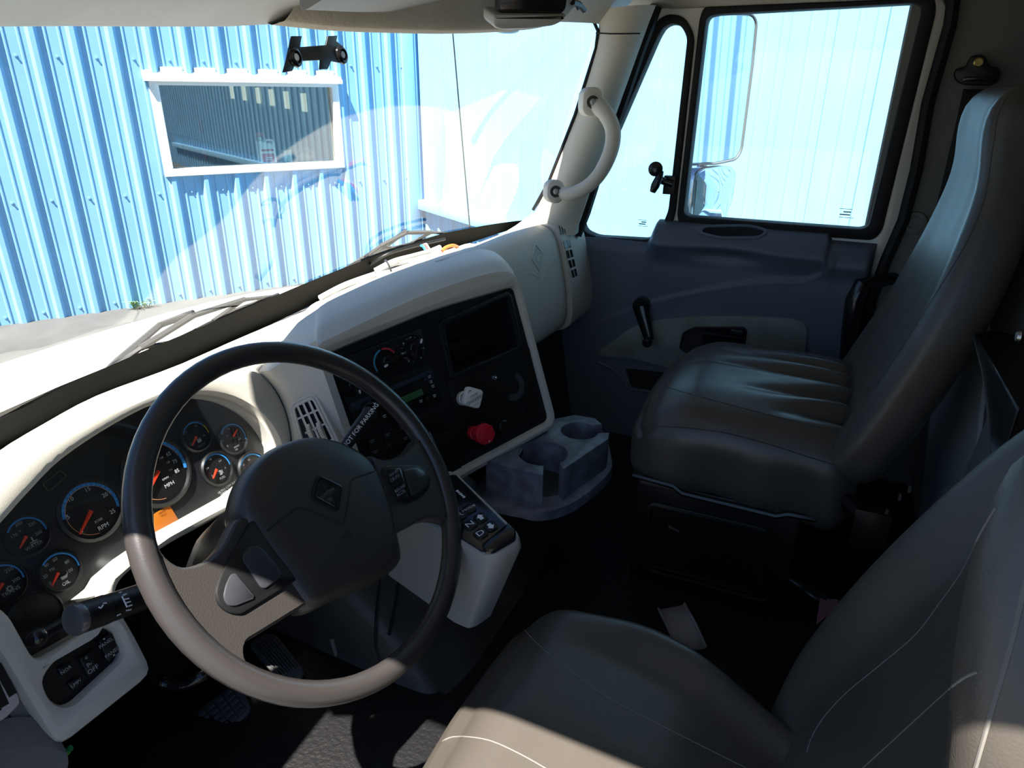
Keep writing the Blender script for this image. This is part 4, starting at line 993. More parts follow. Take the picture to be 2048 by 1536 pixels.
pr = MB(); q = CL.pxs([(85, 968), (122, 940), (135, 952), (98, 984)], .001); q = roundpoly(ccw(q), .002, 2); pr.prism(CL, q, 0, .0008, mat('faint gold line', (.20, .16, .05), .6), 0, [inset(q, .0008)]).build('gold_outline', clu)

# ================================================================== CENTRE SWITCH PANEL
cp = thing('control_panel', CS.at(.03, -.18, 0), 'black centre control panel with storage bin and parking brake knob', 'control panel')
ph_ = inset(ccw(hole), -.004)
binq = roundpoly(ccw(CS.pxs([(884, 652), (1012, 594), (1034, 693), (905, 748)])), .006, 3)
clq = roundpoly(ccw(CS.pxs([(655, 727), (842, 655), (856, 728), (700, 792)])), .004, 2)
rdq = roundpoly(ccw(CS.pxs([(684, 790), (862, 727), (886, 800), (716, 866)])), .004, 2)
MB().prism(CS, ph_, -.012, .0, PANELB, .0, [binq, inset(clq, -.001), inset(rdq, -.001)]).build('panel_face', cp)
bz_ = MB().prism(CS, inset(binq, -.012), -.002, .007, PANELB, .003, [inset(binq, .001)])
bz_.build('bin_frame', cp)
bi = MB(); L0 = [CS.at(a, b, .004) for a, b in binq]; L1 = [CS.at(a * .97 + .002, b * .96, -.11) for a, b in binq]
bi.loft([L0, L1], PANELB, cu=True).add(L1, [list(range(len(L1)))], PANELB)
x, y = CS.px(940, 700); bi.box(CS, x - .004, x + .055, y - .03, y + .015, -.11, -.06, BLACK, .003)
bi.build('storage_bin', cp, fix=False)
# lower right sub panel outline, blank covers on the left column
ed = MB()
sub_ = roundpoly(ccw(CS.pxs([(893, 762), (1058, 692), (1086, 828), (930, 905)], .002)), .006, 3)
ed.prism(CS, sub_, .0, .0025, BLACK, .001)
for L in ([(737, 872), (880, 815), (893, 858), (760, 915)], [(752, 922), (896, 862), (915, 905), (770, 975)], [(768, 980), (915, 912), (925, 940), (780, 1010)]):
    ed.prism(CS, roundpoly(ccw(CS.pxs(L, .002)), .003, 2), .0, .0022, BLACK, .0008)
ed.build('blank_covers', cp)
def bars(k, f, x, y, c, w, m, r=0):
    for j, ww in enumerate((1, .8)): k.prism(f, rr(x, y - j * .0032, w * ww, .0018, .0004, 1), c - .0006, c + .0003, m)
# rocker switches below the radio
for (u, v, w1_, w2_) in ((745, 893, '', ''), (776, 880, '', 'PDL'), (806, 866, '', '')):
    q = CS.pxs([(u - 13, v - 18), (u + 9, v - 27), (u + 17, v + 12), (u - 5, v + 22)], .002)
    k = MB().prism(CS, roundpoly(ccw(q), .003, 3), .0, .008, BLACK, .002)
    x, y = CS.px(u - 1, v - 12, .008); bars(k, CS, x, y, .0081, .009, mat('dim print', (.12, .13, .15), .6))
    x, y = CS.px(u + 5, v + 9, .008); k.text(w2_, .0060, CS, x, y, .0084, mat('dim print', (.12, .13, .15), .6)) if w2_ else bars(k, CS, x, y, .0081, .010, mat('dim print', (.12, .13, .15), .6))
    k.build('rocker_switch', cp)
# wear ring, hole, screws, wire
wr_ = MB(); x, y = CS.px(1027, 773, .003); dust = mat('dust smear', (.035, .038, .05), .8)
wr_.arc(CS, x, y, .0028, .016, .030, -140, 60, dust, 24)
x, y = CS.px(1043, 816, .003); wr_.prism(CS, circ(x, y, .009, 14, .0115), .0024, .0030, RUBBER); wr_.build('worn_ring', cp, label='worn dusty ring mark on the lower right of the panel', fix=False)
x, y = CS.px(988, 755, .003); f = CS.rot(0, 0, x, y)
MB().lathe(f, [(.0062, .002), (.0062, .005), (.0048, .008), (.0025, .008), (.0025, .006), (0, .006)], mat('bright screw', (.62, .70, .74), .25, metal=1.0), 12).build('screw', cp)
x, y = CS.px(997, 852, .003); f = CS.rot(0, 0, x, y)
MB().lathe(f, [(.0135, .002), (.0135, .008), (.0115, .009), (.0105, .005), (0, .005)], BLACKG, 22).build('power_socket', cp)
x, y = CS.px(1006, 852, .014); f = CS.rot(0, 0, x, y); MB().lathe(f, [(.0125, .006), (.0125, .018), (.010, .020), (0, .020)], BLACK, 22).build('socket_cap', cp)
def knob(u, v, us, vs, name, m, shape, lbl, deco):
    base_ = CS.at(*CS.px(us, vs, .0), .0); tip = CS.at(*CS.px(u, v, .055), .055); ax = (tip - base_)
    k = MB().tube([base_, base_ + ax * .35, base_ + ax * .36, base_ + ax * .93], [.0145, .0145, .0125, .0125], m, 12)
    f = Fr(tip, CS.x + CS.y * .0, (CS.n * 1.0 + (CAM - tip).normalized() * .35)); k.prism(f, shape, -.006, .006, m, .003); deco(k, f)
    k.build(name, cp, label=lbl)
def deco_y(k, f):
    INK = mat('ink', (.03, .03, .03), .6)
    k.text('PARKING', .0092, f, .001, -.004, .0064, INK, 187); k.text('BRAKE', .0058, f, .001, .0045, .0064, INK, 187); k.arc(f, -.004, .0125, .0064, .0022, .0036, 20, 180, INK, 8); k.prism(f, rr(0, -.0135, .011, .0014, .0003, 1), .0058, .0064, GREYT)
def deco_r(k, f): k.arc(f, .002, -.017, .0064, .0015, .0025, 30, 190, WHITE, 6)
sq = roundpoly([(.0205 * math.cos(math.radians(a)) * 1.25, .0205 * math.sin(math.radians(a)) * 1.25) for a in (100, 190, 280, 10)], .008, 4)
knob(945, 795, 924, 797, 'parking_brake_knob', IVORY, sq, 'ivory square parking brake knob', deco_y)
knob(969, 868, 945, 866, 'trailer_air_knob', RED, roundpoly([(.0215 * math.cos(math.radians(22.5 + 45 * k)), .0215 * math.sin(math.radians(22.5 + 45 * k))) for k in range(8)], .002, 2), 'red octagonal trailer air supply knob', deco_r)

# climate panel
cc = thing('climate_control', CS.at(*CS.px(760, 740), 0), 'black heater control unit with red and blue dial above the radio', 'heater control')
MB().prism(CS, clq, -.03, .002, PANELB, .0015).build('fascia', cc)
def dial(u, v, R, marks, ang):
    x, y = CS.px(u, v, .004); f = CS.rot(0, 0, x, y); k = MB()
    k.lathe(f, [(R, .0015), (R * .98, .004), (R * .94, .004), (R * .9, .003), (0, .003)], BLACK, 30); marks(k, f, R); d_ = k.build('dial', cc, fix=False)
    kb = MB().lathe(f, [(R * .52, .003), (R * .5, .016), (R * .44, .018), (0, .018)], BLACKG, 24)
    t = math.radians(ang); c, s_ = math.cos(t), math.sin(t)
    kb.prism(Fr(f.at(0, 0, .016), f.x * c + f.y * s_, f.n), rr(-.0, 0, R * 1.5, R * .36, R * .12, 3), 0, .010, BLACKG, .002)
    kb.prism(Fr(f.at(0, 0, .0262), f.x * c + f.y * s_, f.n), rr(-R * .55, 0, R * .32, R * .15, R * .07, 3), 0, .0006, WHITE); kb.build('knob', d_)
def m1(k, f, R):
    k.arc(f, 0, 0, .0045, R * .86, R * 1.0, 100, 205, mat('cold blue print', (.06, .32, .50), .5), 20); k.arc(f, 0, 0, .0045, R * .86, R * 1.0, 92, 25, mat('hot red print', (.55, .03, .05), .5), 16)
def m2(k, f, R):
    for j, a in enumerate(range(-60, 260, 24)):
        t = math.radians(a); k.prism(f, circ(R * .82 * math.cos(t), R * .82 * math.sin(t), .0009 if j % 2 else .0016, 8), .0035, .0043, GREYT)
    for a, t in ((215, 'O'), (180, 'MAX'), (140, 'L'), (95, 'Y'), (20, 'v')): k.text(t, .0055, f, R * .78 * math.cos(math.radians(a)), R * .78 * math.sin(math.radians(a)), .0044, GREYT)
dial(772, 724, .026, m1, 10); dial(826, 699, .028, m2, 235)
dial(703, 770, .022, lambda k, f, R: k.text('*', .010, f, -R * .5, R * .6, .0044, GREYT), 90)
# radio
rd = thing('car_radio', CS.at(*CS.px(786, 828), 0), 'dark car radio with a small green display in the centre panel', 'radio')
ra, rb = CS.px(700, 828), CS.px(874, 763)
MB().prism(CS, rdq, -.04, .003, BLACK, .0015).build('body', rd)
tp = ccw(CS.pxs([(700, 808), (862, 738), (869, 755), (704, 824)], .003)); MB().prism(CS, tp, .002, .0042, BLUEB, .0005).prism(CS, ccw(CS.pxs([(741, 800), (846, 755), (849, 762), (744, 807)], .004)), .004, .0046, BLACKG).build('fascia', rd)
MB().prism(CS, ccw(CS.pxs([(802, 795), (843, 777), (847, 789), (806, 808)], .004)), .003, .005, LCDG, .0004).build('display', rd)
for (u, v, t) in ((858, 753, '#e'), (861, 763, 'SRC'), (865, 772, 'AM'), (868, 791, 'BND'), (855, 797, '+'), (841, 802, '.'), (768, 832, 'SEL'), (737, 813, 'S'), (716, 841, 'P')):
    x, y = CS.px(u, v, .004); k = MB().prism(CS, rr(x, y, .011, .0085, .002, 2), .002, .0055, BLACK, .001); (k.text(t, .006, CS, x, y, .0058, GREYT) if t == '+' else bars(k, CS, x, y + .0012, .0056, .007, GREYT)); k.build('button', rd)
for (u, v) in ((866, 748), (708, 819)):
    x, y = CS.px(u, v, .0045); MB().prism(CS, circ(x, y, .0022, 10), .004, .0048, RUBBER).build('release_hole', rd)
x, y = CS.px(735, 822, .004); MB().lathe(CS.rot(0, 0, x, y), [(.017, .003), (.0165, .016), (.014, .018), (0, .018)], BLACKG, 22).build('volume_knob', rd)

# ================================================================== STEERING WHEEL AND COLUMN
WN = Vector((-.047, -.793, .608)); WC = Vector((-.431, .551, .573))
WH = Fr(WC, (.998, -.059, 0), WN)
sw_ = thing('steering_wheel', WH.at(0, 0, -.03), 'large two spoke steering wheel in worn dark grey vinyl', 'steering wheel')
rim = MB().tube([WH.at(.2285 * math.cos(2 * PI * k / 72), .2285 * math.sin(2 * PI * k / 72), 0) for k in range(72)], 0.0158, WHEELS, 14, closed=True, sq=.95, ref=tuple(WH.n))
rim.build('rim', sw_)
HB = WH.rot(-8, .0, 0, 0)
hub = [(-.113, .028), (-.100, .055), (-.075, .078), (-.04, .094), (0, .099), (.04, .093), (.075, .074), (.10, .048), (.112, .020), (.108, -.03), (.096, -.075), (.078, -.118), (.04, -.124), (0, -.121), (-.04, -.114), (-.086, -.106), (-.098, -.06), (-.108, -.02)]
hq = ccw(sp2(hub, 3))
def dome(mb, fr, q, levels, m):
    rows = [[fr.at(a, b, c) for a, b in inset(q, i)] for i, c in levels]
    cx = sum(a for a, b in q) / len(q); cy = sum(b for a, b in q) / len(q)
    last = inset(q, levels[-1][0]); top = levels[-1][1]
    for k, dc in ((.75, .002), (.45, .0035), (.15, .004)): rows.append([fr.at(cx + (a - cx) * k, cy + (b - cy) * k, top + dc) for a, b in last])
    mb.loft(rows, m, cu=True); mb.add(rows[-1], [list(range(len(q)))], m); mb.add(rows[0], [list(range(len(q)))[::-1]], m)
hm = MB(); dome(hm, HB, hq, [(.012, -.055), (0, -.030), (0, -.012), (.002, .0), (.006, .008), (.013, .013)], WHEELM)
hp = hm.build('hub_pad', sw_)
hb = hm.bvh()
# V shaped groove and the diamond emblem
gv = MB(); DARKG = mat('groove shadow black', (.012, .011, .010), .6)
drape(hb, [(534, 1062), (575, 1030), (592, 1018), (612, 1018), (650, 1034), (676, 1046), (684, 1046), (690, 1034), (696, 1000), (701, 968), (708, 957), (730, 949), (752, 942)], .0016, DARKG, gv, 3, -.0004); gv.build('groove', hp)
ep, en = onto(hb, 664, 997); EM = Fr(ep, HB.x, en)
eq = roundpoly(ccw(EM.pxs([(633, 950), (683, 974), (675, 1024), (623, 995)])), .006, 3)
em2 = MB().prism(EM, inset(eq, -.001), -.002, .0022, BLACKG, .001, [inset(eq, .0045)]).prism(EM, inset(eq, .004), -.002, .0006, BLACK)
ic = mat('emblem relief', (.035, .032, .032), .3)
em2.prism(EM, ccw(EM.pxs([(634, 1000), (655, 980), (668, 976), (668, 985), (650, 998), (638, 1004)], .001)), 0, .0016, ic, .0004).prism(EM, ccw(EM.pxs([(652, 1000), (661, 1009), (664, 998), (658, 994)], .001)), 0, .0015, ic, .0004)
em2.line(EM, EM.px(640, 962), EM.px(668, 1008), .0018, .0012, ic); em2.line(EM, EM.px(660, 972), EM.px(676, 985), .0016, .0012, ic)
em2.build('diamond_emblem', hp)
# spokes
for sgn in (-1, 1):
    if sgn < 0:
        T_ = sp2([(490, 1034), (470, 1040), (456, 1060), (440, 1092), (415, 1118), (380, 1133), (350, 1132), (322, 1108), (305, 1070)], 3, False)
        E_ = [(268, 1052), (283, 1140), (335, 1240), (410, 1318), (478, 1358)]
        B_ = sp2([(505, 1345), (487, 1315), (489, 1288), (512, 1272), (560, 1242), (608, 1212)], 3, False)
        C_ = [(600, 1150), (540, 1080)]
    else:
        T_ = sp2([(738, 912), (758, 920), (785, 917), (812, 902), (828, 880)], 3, False)
        E_ = [(856, 862), (884, 925), (899, 1000), (902, 1034)]
        B_ = sp2([(890, 1044), (866, 1039), (842, 1042), (815, 1056), (785, 1072)], 3, False)
        C_ = [(760, 1000)]
    q = ccw(HB.pxs([(a, b) for a, b in T_ + E_ + B_ + C_], .0))
    m_ = MB()
    rows = [[HB.at(a, b, c) for a, b in inset(q, i)] for i, c in ((0, -.016), (0, -.002), (.0015, .005), (.004, .008))]
    m_.loft(rows, WHEELM, cu=True); m_.add(rows[-1], [list(range(len(q)))], WHEELM); m_.add(rows[0], [list(range(len(q)))[::-1]], WHEELM)
    spk = m_.build('spoke', sw_, ang=20)
    if sgn < 0:
        pq = ccw(HB.pxs([(500, 1043), (512, 1040), (593, 1158), (590, 1162), (480, 1230), (455, 1226), (436, 1210), (430, 1185), (440, 1150)], .010)); pq = roundpoly(pq, .006, 4)
        pad = MB().prism(HB, pq, .002, .012, BLACK, .002).build('switch_pad', sw_, label='black switch pad with two blank buttons')
        for L in ([(484, 1112), (496, 1094), (512, 1090), (530, 1102), (563, 1146), (562, 1154), (530, 1178), (522, 1175), (486, 1122)], [(446, 1196), (452, 1168), (462, 1148), (471, 1146), (508, 1192), (507, 1198), (470, 1213), (456, 1212)]):
            b_ = roundpoly(ccw(HB.pxs(L, .013)), .005, 4)
            MB().prism(HB, b_, .009, .0145, mat('blank button', (.03, .031, .036), .35), .0015).build('button', pad)
    else:
        pq = ccw(HB.pxs([(762, 938), (772, 930), (835, 930), (852, 940), (862, 958), (858, 978), (842, 995), (810, 1008), (790, 995)], .010)); pq = roundpoly(pq, .006, 4)
        pad = MB().prism(HB, pq, .002, .011, BLACK, .002)
        pad = pad.build('switch_pad', sw_, label='black cruise control switch pad')
        b_ = roundpoly(ccw(HB.pxs([(775, 938), (802, 936), (820, 996), (803, 1002), (794, 998)], .013)), .004, 3)
        k = MB().prism(HB, b_, .009, .014, BLACKG, .0015); DP = mat('soft print', (.22, .26, .30), .6)
        for t, u, v, s_ in (('ON/OFF', 787, 947, .0058), ('CRUISE', 790, 956, .0066), ('RESUME/', 800, 977, .0062), ('ACCEL', 802, 986, .0064)):
            x, y = HB.px(u, v, .014); k.text(t, s_, HB, x, y, .0144, DP, 6)
        k.build('cruise_switch', pad)
        b_ = roundpoly(ccw(HB.pxs([(806, 940), (834, 935), (850, 944), (857, 960), (852, 976), (838, 986), (824, 992)], .013)), .004, 3)
        MB().prism(HB, b_, .009, .014, mat('matte button', (.028, .029, .028), .3), .002).build('button', pad)
# horn mark
hn = MB(); INKD = mat('horn mark', (.010, .010, .010), .5)
drape(hb, [(682, 1076), (690, 1067), (700, 1066), (704, 1072)], .0009, INKD, hn, 4, 0); drape(hb, [(685, 1074), (694, 1076), (703, 1075)], .0009, INKD, hn, 3, 0); drape(hb, [(698, 1062), (702, 1078)], .0008, INKD, hn, 3, 0)
if hn.v: hn.build('horn_mark', hp)
# column
stc = thing('steering_column', WH.at(0, -.02, -.28), 'black steering column shroud behind the wheel', 'steering column')
m_ = MB(); rows = []
for c, sx_, sy_, oy in ((-.045, .055, .05, 0.0), (-.06, .085, .068, -.005), (-.12, .095, .075, -.01), (-.18, .095, .078, -.02), (-.24, .085, .07, -.03), (-.26, .06, .05, -.03)):
    rows.append([WH.at(a * sx_, b * sy_ + oy, c) for a, b in [(math.copysign(abs(math.cos(t)) ** .55, math.cos(t)), math.copysign(abs(math.sin(t)) ** .55, math.sin(t))) for t in [2 * PI * k / 32 for k in range(32)]]])
m_.loft(rows, BLACK, cu=True).add(rows[0], [list(range(32))[::-1]], BLACK).add(rows[-1], [list(range(32))], BLACK); m_.build('shroud', stc)
MB().prism(CL, roundpoly(CL.pxs([(200, 1190), (238, 1120), (300, 1130), (330, 1190), (270, 1250)], .03), .01, 3), -.01, .055, CREAM, .012).build('column_collar', stc) if 0 else None
MB().tube([WH.at(0, -.04, -.26), Vector((-.44, .86, .33)), Vector((-.44, .95, .16))], [.062, .058, .05], RUBBER, 18).build('column_boot', stc)
# indicator stalk, with its markings
t0, t1 = P(300, 1188, d=.90), P(150, 1240, d=.80); ax = (t1 - t0); fr = Fr(t1, ax.cross(FW), ax)
st = MB().tube([t0, t0 + ax * .62], [.0175, .0175], BLACK, 20).tube([t0 + ax * .63, t1 - ax * .03], [.0182, .0182], BLACK, 20)
sto = st.build('indicator_stalk', stc)
MB().lathe(fr, [(.0182, -.006), (.0186, .0), (.0178, .003), (.014, .0048), (0, .0055)], mat('worn stalk cap', (.17, .17, .175), .28, metal=.5), 26).build('stalk_end_cap', sto)
sbv = st.bvh(); mk = MB()
for L in ([(244, 1193), (249, 1203), (254, 1214)], [(246, 1191), (253, 1188)], [(248, 1199), (258, 1197)], [(251, 1206), (261, 1203)], [(254, 1213), (264, 1210)], [(238, 1186), (243, 1184)], [(252, 1221), (262, 1219)], [(197, 1214), (202, 1216), (206, 1210)], [(206, 1207), (213, 1206)], [(234, 1231), (241, 1228)]): drape(sbv, L, .0010, WHITE, mk, 3, .0002)
if mk.v: mk.build('stalk_marks', sto)
# tilt lever with ball end
l0, l1 = P(165, 1225, d=.92), P(74, 1275, d=.86)
MB().tube([l0, l0.lerp(l1, .7), l1], [.010, .0085, .0085], BLACKG, 12).ball(l1, .0125, BLACKG, 16).build('tilt_lever', stc)
# trailer brake lever
h0, h1 = P(690, 892, d=.985), P(744, 822, d=1.02); ax = h1 - h0
lv = MB().tube([P(665, 930, d=.96), P(680, 905, d=.975), h0], [.0035, .0035, .004], STEEL, 8).build('brake_lever_rod', stc)
hm2 = MB().tube([h0, h0 + ax * .04, h1 - ax * .05, h1], [.0078, .0092, .0115, .0098], BLACK, 16); hd = hm2.build('trailer_brake_handle', stc, label='black hand lever lettered NOT FOR PARKING')
nf = (CAM - h0).normalized(); nf = (nf - ax.normalized() * nf.dot(ax.normalized())).normalized(); HF = Fr(h0.lerp(h1, .52) , ax, nf)
MB().text('NOT FOR PARKING', .0092, HF, 0, 0, .0114, WHITE, 0, 1.05).build('lettering', hd)
# ribbed hose under the column
hp_ = [P(300, 1352, d=1.10), P(330, 1366, d=1.10), (P(370, 1368, d=1.08)), P(405, 1350, d=1.06), P(430, 1325, d=1.06)]
hs_ = spl(hp_, 14); tag(MB().tube(hs_, [.0095 if k % 2 else .0072 for k in range(len(hs_))], BLACKG, 10).build('ribbed_hose'), 'black ribbed wiring hose hanging below the steering column', 'hose')

# ================================================================== CUP HOLDER, GEAR SELECTOR
ZC = .40
def xy(L, z=ZC): return [tuple(P(u, v, z=z)[:2]) for u, v in L]
CF = Fr((0, 0, 0), (1, 0, 0), (0, 0, 1))
h1c = Vector(xy([(1159, 861)])[0]); r1 = .041; h2c = Vector(xy([(1086, 906)])[0]); r2 = .051
def key_arc(c, r, pin, pout, n=22):
    a0 = math.atan2(pin[1] - c.y, pin[0] - c.x); a1 = math.atan2(pout[1] - c.y, pout[0] - c.x)
    return a0, a1
o_ = xy([(972, 922), (1008, 882), (1104, 838), (1150, 829), (1190, 836), (1204, 848)])
slot1a, slot1b = xy([(1186, 851), (1200, 866)])
slot2a, slot2b = xy([(1124, 929), (1088, 944)])
o2 = xy([(1219, 864), (1216, 878), (1127, 938)]); o3 = xy([(1086, 950), (1060, 944)])
def arcpts(c, r, pa, pb, n=26):
    a0 = math.atan2(pa[1] - c.y, pa[0] - c.x); a1 = math.atan2(pb[1] - c.y, pb[0] - c.x)
    while a1 < a0: a1 += 2 * PI
    if a1 - a0 < PI: a0, a1 = a1, a0 + 2 * PI
    return [(c.x + r * math.cos(a0 + (a1 - a0) * k / n), c.y + r * math.sin(a0 + (a1 - a0) * k / n)) for k in range(n + 1)]
ar1 = arcpts(h1c, r1, slot1a, slot1b); ar2 = arcpts(h2c, r2, slot2a, slot2b)
def near(arc, p): return arc if (Vector(arc[0]) - Vector(p)).length < (Vector(arc[-1]) - Vector(p)).length else arc[::-1]
outline = o_ + near(ar1, o_[-1]) + o2 + near(ar2, o2[-1]) + o3
cup = thing('cup_holder', (.13, .45, .31), 'scuffed blue grey double cup holder below the centre panel', 'cup holder')
MB().prism(CF, outline, .325, ZC, CUPM, .002).build('holder_body', cup)
lo_ = sp2(xy([(952, 985), (975, 932), (1010, 890), (1104, 845), (1150, 836), (1205, 852), (1224, 905), (1222, 935), (1190, 968), (1140, 1002), (1085, 1016), (1040, 1010)], .335), 4)
MB().prism(CF, ccw(lo_), .305, .328, CUPM, .006).build('base_flange', cup)
for c, r in ((h1c, r1 + .002), (h2c, r2 + .002)):
    rows = [[Vector((c.x + r * math.cos(t), c.y + r * math.sin(t), z)) for t in [2 * PI * k / 30 for k in range(30)]] for z in (.330, .333)]
    MB().lathe(CF.rot(0, 0, c.x, c.y), [(r, .328), (r * .98, .331), (r * .7, .3315), (0, .3315)], mat('grimy cup floor', (.035, .04, .04), .6, var=.4, vscale=40), 26).build('cup_floor', cup)
tabp = h2c + Vector((math.cos(1.75), math.sin(1.75))) * (r2 - .004)
tf = Fr((tabp.x, tabp.y, .372), (1, .0, 0), Vector((h2c.x - tabp.x, h2c.y - tabp.y, .0)))
MB().prism(tf, rr(0, 0, .030, .052, .002, 2), -.004, .001, CUPM, .001).prism(tf, rr(0, .019, .026, .010, .001, 2), .0, .002, BLACK).build('spring_tab', cup)

gs = thing('gear_selector', P(940, 1150, d=1.15), 'push button gear selector pod with N and D keys right of the wheel', 'gear selector')
GT = [P(896, 940, d=1.20), P(1046, 1072, d=1.03), P(975, 1112, d=.98), P(800, 1010, d=1.14)]
gn = (GT[1] - GT[0]).cross(GT[3] - GT[0]).normalized(); gn = gn if gn.z > 0 else -gn
GF = Fr(P(960, 1040, d=1.08), GT[1] - GT[0], gn)
gq = roundpoly(ccw(GF.pxs([(898, 938), (915, 945), (1036, 1062), (1040, 1078), (1000, 1105), (975, 1112), (940, 1100), (790, 1010), (800, 985)])), .010, 4)
g = MB().prism(GF, gq, -.02, .0, TAUPE, .006)
lowg = [GF.at(a, b, -.02) for a, b in inset(gq, .0)]
def gdrop(k): return [q + Vector((-.012 * k, .035 * k, -.135 * k)) for q in [GF.at(a, b, -.02) for a, b in inset(gq, .010 * k)]]
g.loft([gdrop(k) for k in (0, .35, .7, .95, 1.0)], TAUPE, cu=True, flip=True)
g.add(gdrop(1.0), [list(range(len(gq)))[::-1]], TAUPE); g.build('pod_body', gs)
gi = roundpoly(ccw(GF.pxs([(902, 950), (912, 950), (1024, 1062), (1026, 1075), (985, 1100), (965, 1104), (870, 1045), (810, 1008)], .001)), .006, 3)
gk = MB().prism(GF, gi, -.004, .002, BLACKG, .001)
cv = ccw(GF.pxs([(1018, 1050), (1032, 1064), (1030, 1080), (985, 1106), (968, 1104), (964, 1094)], .003)); gk.prism(GF, roundpoly(cv, .004, 3), .001, .010, BLACKG, .004)
x, y = GF.px(920, 985, .003); kp = gk.build('keypad', gs)
def gkey(u, v, t, s_, rot):
    x, y = GF.px(u, v, .004); e1_ = Vector(GF.px(u + 12, v + 11, .004)) - Vector((x, y)); a = math.degrees(math.atan2(e1_.y, e1_.x))
    k = MB(); f = GF.rot(a, 0, x, y); k.prism(f, rr(0, 0, .022, .020, .006, 4), .0, .0045, BLACK, .0015)
    if t in ('up', 'dn'):
        s = -1 if t == 'up' else 1
        k.prism(f, ccw([(s * .008, 0), (s * .001, .006), (s * .001, .003), (-s * .006, .003), (-s * .006, -.003), (s * .001, -.003), (s * .001, -.006)]), .004, .0049, WHITE)
    else: k.text(t, s_, f, 0, 0, .0049, WHITE, rot, 1.2)
    k.build('key', kp)
gkey(961, 1035, 'up', 0, 0); gkey(981, 1052, 'dn', 0, 0); gkey(938, 1017, 'MODE', .007, 86); gkey(940, 1049, 'N', .016, 90); gkey(961, 1067, 'D', .016, 90); gkey(920, 1030, 'R', .015, 90)
x, y = GF.px(921, 987, .003); e1_ = Vector(GF.px(932, 997, .003)) - Vector(GF.px(921, 987, .003)); lt_ = MB(); fl_ = GF.rot(math.degrees(math.atan2(e1_.y, e1_.x)), 0, x, y); [lt_.prism(fl_, rr(-.011 + .0055 * j, 0, .0042, .0045 - .001 * (j % 2), .0006, 1), .001, .0024, WHITE) for j in range(5)]; lt_.build('lettering', kp)

# ================================================================== SEATS
def lerp(a, b, t): return a + (b - a) * t
def sstep(a, b, x):
    t = max(0, min(1, (x - a) / (b - a))); return t * t * (3 - 2 * t)
pst = thing('passenger_seat', (.44, .1, .10), 'dark vinyl passenger seat with creased cushion beside the far door', 'seat')
# cushion: local box hx .24 (x), hy .215 (y), hz .085
WR = [((.46, .25), (.44, -.13)), ((.56, .22), (.50, -.13)), ((.62, .12), (.58, -.10)), ((.34, .12), (.36, -.13)), ((.27, .04), (.30, -.13))]
def wrinkle(x, y):
    s = 0
    for k, (p, q) in enumerate(WR):
        p_, q_ = Vector(p), Vector(q); d = q_ - p_; t = max(0, min(1, (Vector((x, y)) - p_).dot(d) / d.length_squared)); r = (Vector((x, y)) - p_ - d * t).length
        s += -(.019 * t + .001) * math.exp(-(r / (.010 + .010 * t)) ** 2) + .010 * t * math.exp(-((r - .036) / .022) ** 2)
    return s
def pc(u, v, w, p):
    x = .44 + p.x; y = .085 + p.y; z = .41 + p.z
    if w > -.2:
        k = (w + .2) / 1.2
        z += k * (.022 * (1 - abs(u) ** 2) + .018 * (1 - min(1, abs(v)) ** 4) - .03 * sstep(.45, 1, v) - .012 * sstep(.5, 1, -u))
        if w > .9: z += wrinkle(x, y) * (1 - abs(u) ** 6)
    if v > .9: y += .012 * (1 - u * u)
    if u < -.9: x += .010 * math.sin(v * 9) * .3 * (1 - w)
    return Vector((x, y, z - .015 * sstep(.2, -1, v) * (1 if w < 0 else .3)))
m_ = MB(); cushion(m_, .242, .215, .090, .055, VINYL, pc, 64, 64, 14)
cu_ = m_.build('cushion', pst, ang=70); cb_ = m_.bvh()
s_ = MB()
DST = mat('dark thread', (.035, .035, .037), .8)
drape(cb_, [(1280, 852), (1350, 854), (1440, 864), (1530, 886), (1620, 915), (1690, 935)], .0010, DST, s_, 5, 0)
drape(cb_, [(1330, 772), (1362, 783), (1500, 820), (1700, 870)], .0009, DST, s_, 5, 0)
s_.build('seam', cu_)
# backrest
def pb(u, v, w, p):
    # p.x across, p.y thickness, p.z height ; hx .24 hy .062 hz .36
    h = max(0.0, min(1.0, (p.z + .36) / .72))
    wid = 1 - .34 * sstep(.40, 1.0, h) - .02 * sstep(.15, 0, h)
    x = .44 + p.x * wid; z = .42 + h * .68
    y = -.105 - .30 * h + .15 * h * h + p.y * (1 - .2 * h)
    if v > 0: y += .020 * sstep(.5, .95, abs(u)) * (1 - h * .6) - .010 * (1 - abs(u)) + .018 * math.exp(-((h - .22) / .16) ** 2) * (1 - u * u) + .02 * math.exp(-((h - .92) / .1) ** 2)
    return Vector((x, y, z))
m_ = MB(); cushion(m_, .242, .048, .36, .040, VINYL, pb, 26, 10, 40)
bk = m_.build('backrest', pst, ang=70); bb_ = m_.bvh(); s_ = MB()
drape(bb_, [(1690, 890), (1702, 850), (1740, 790), (1800, 700), (1870, 590), (1930, 490), (1968, 400), (1985, 300), (2000, 220), (2040, 165)], 0.0007, DARKTH, s_, 5, 0)
if s_.v: s_.build('stitching', bk)
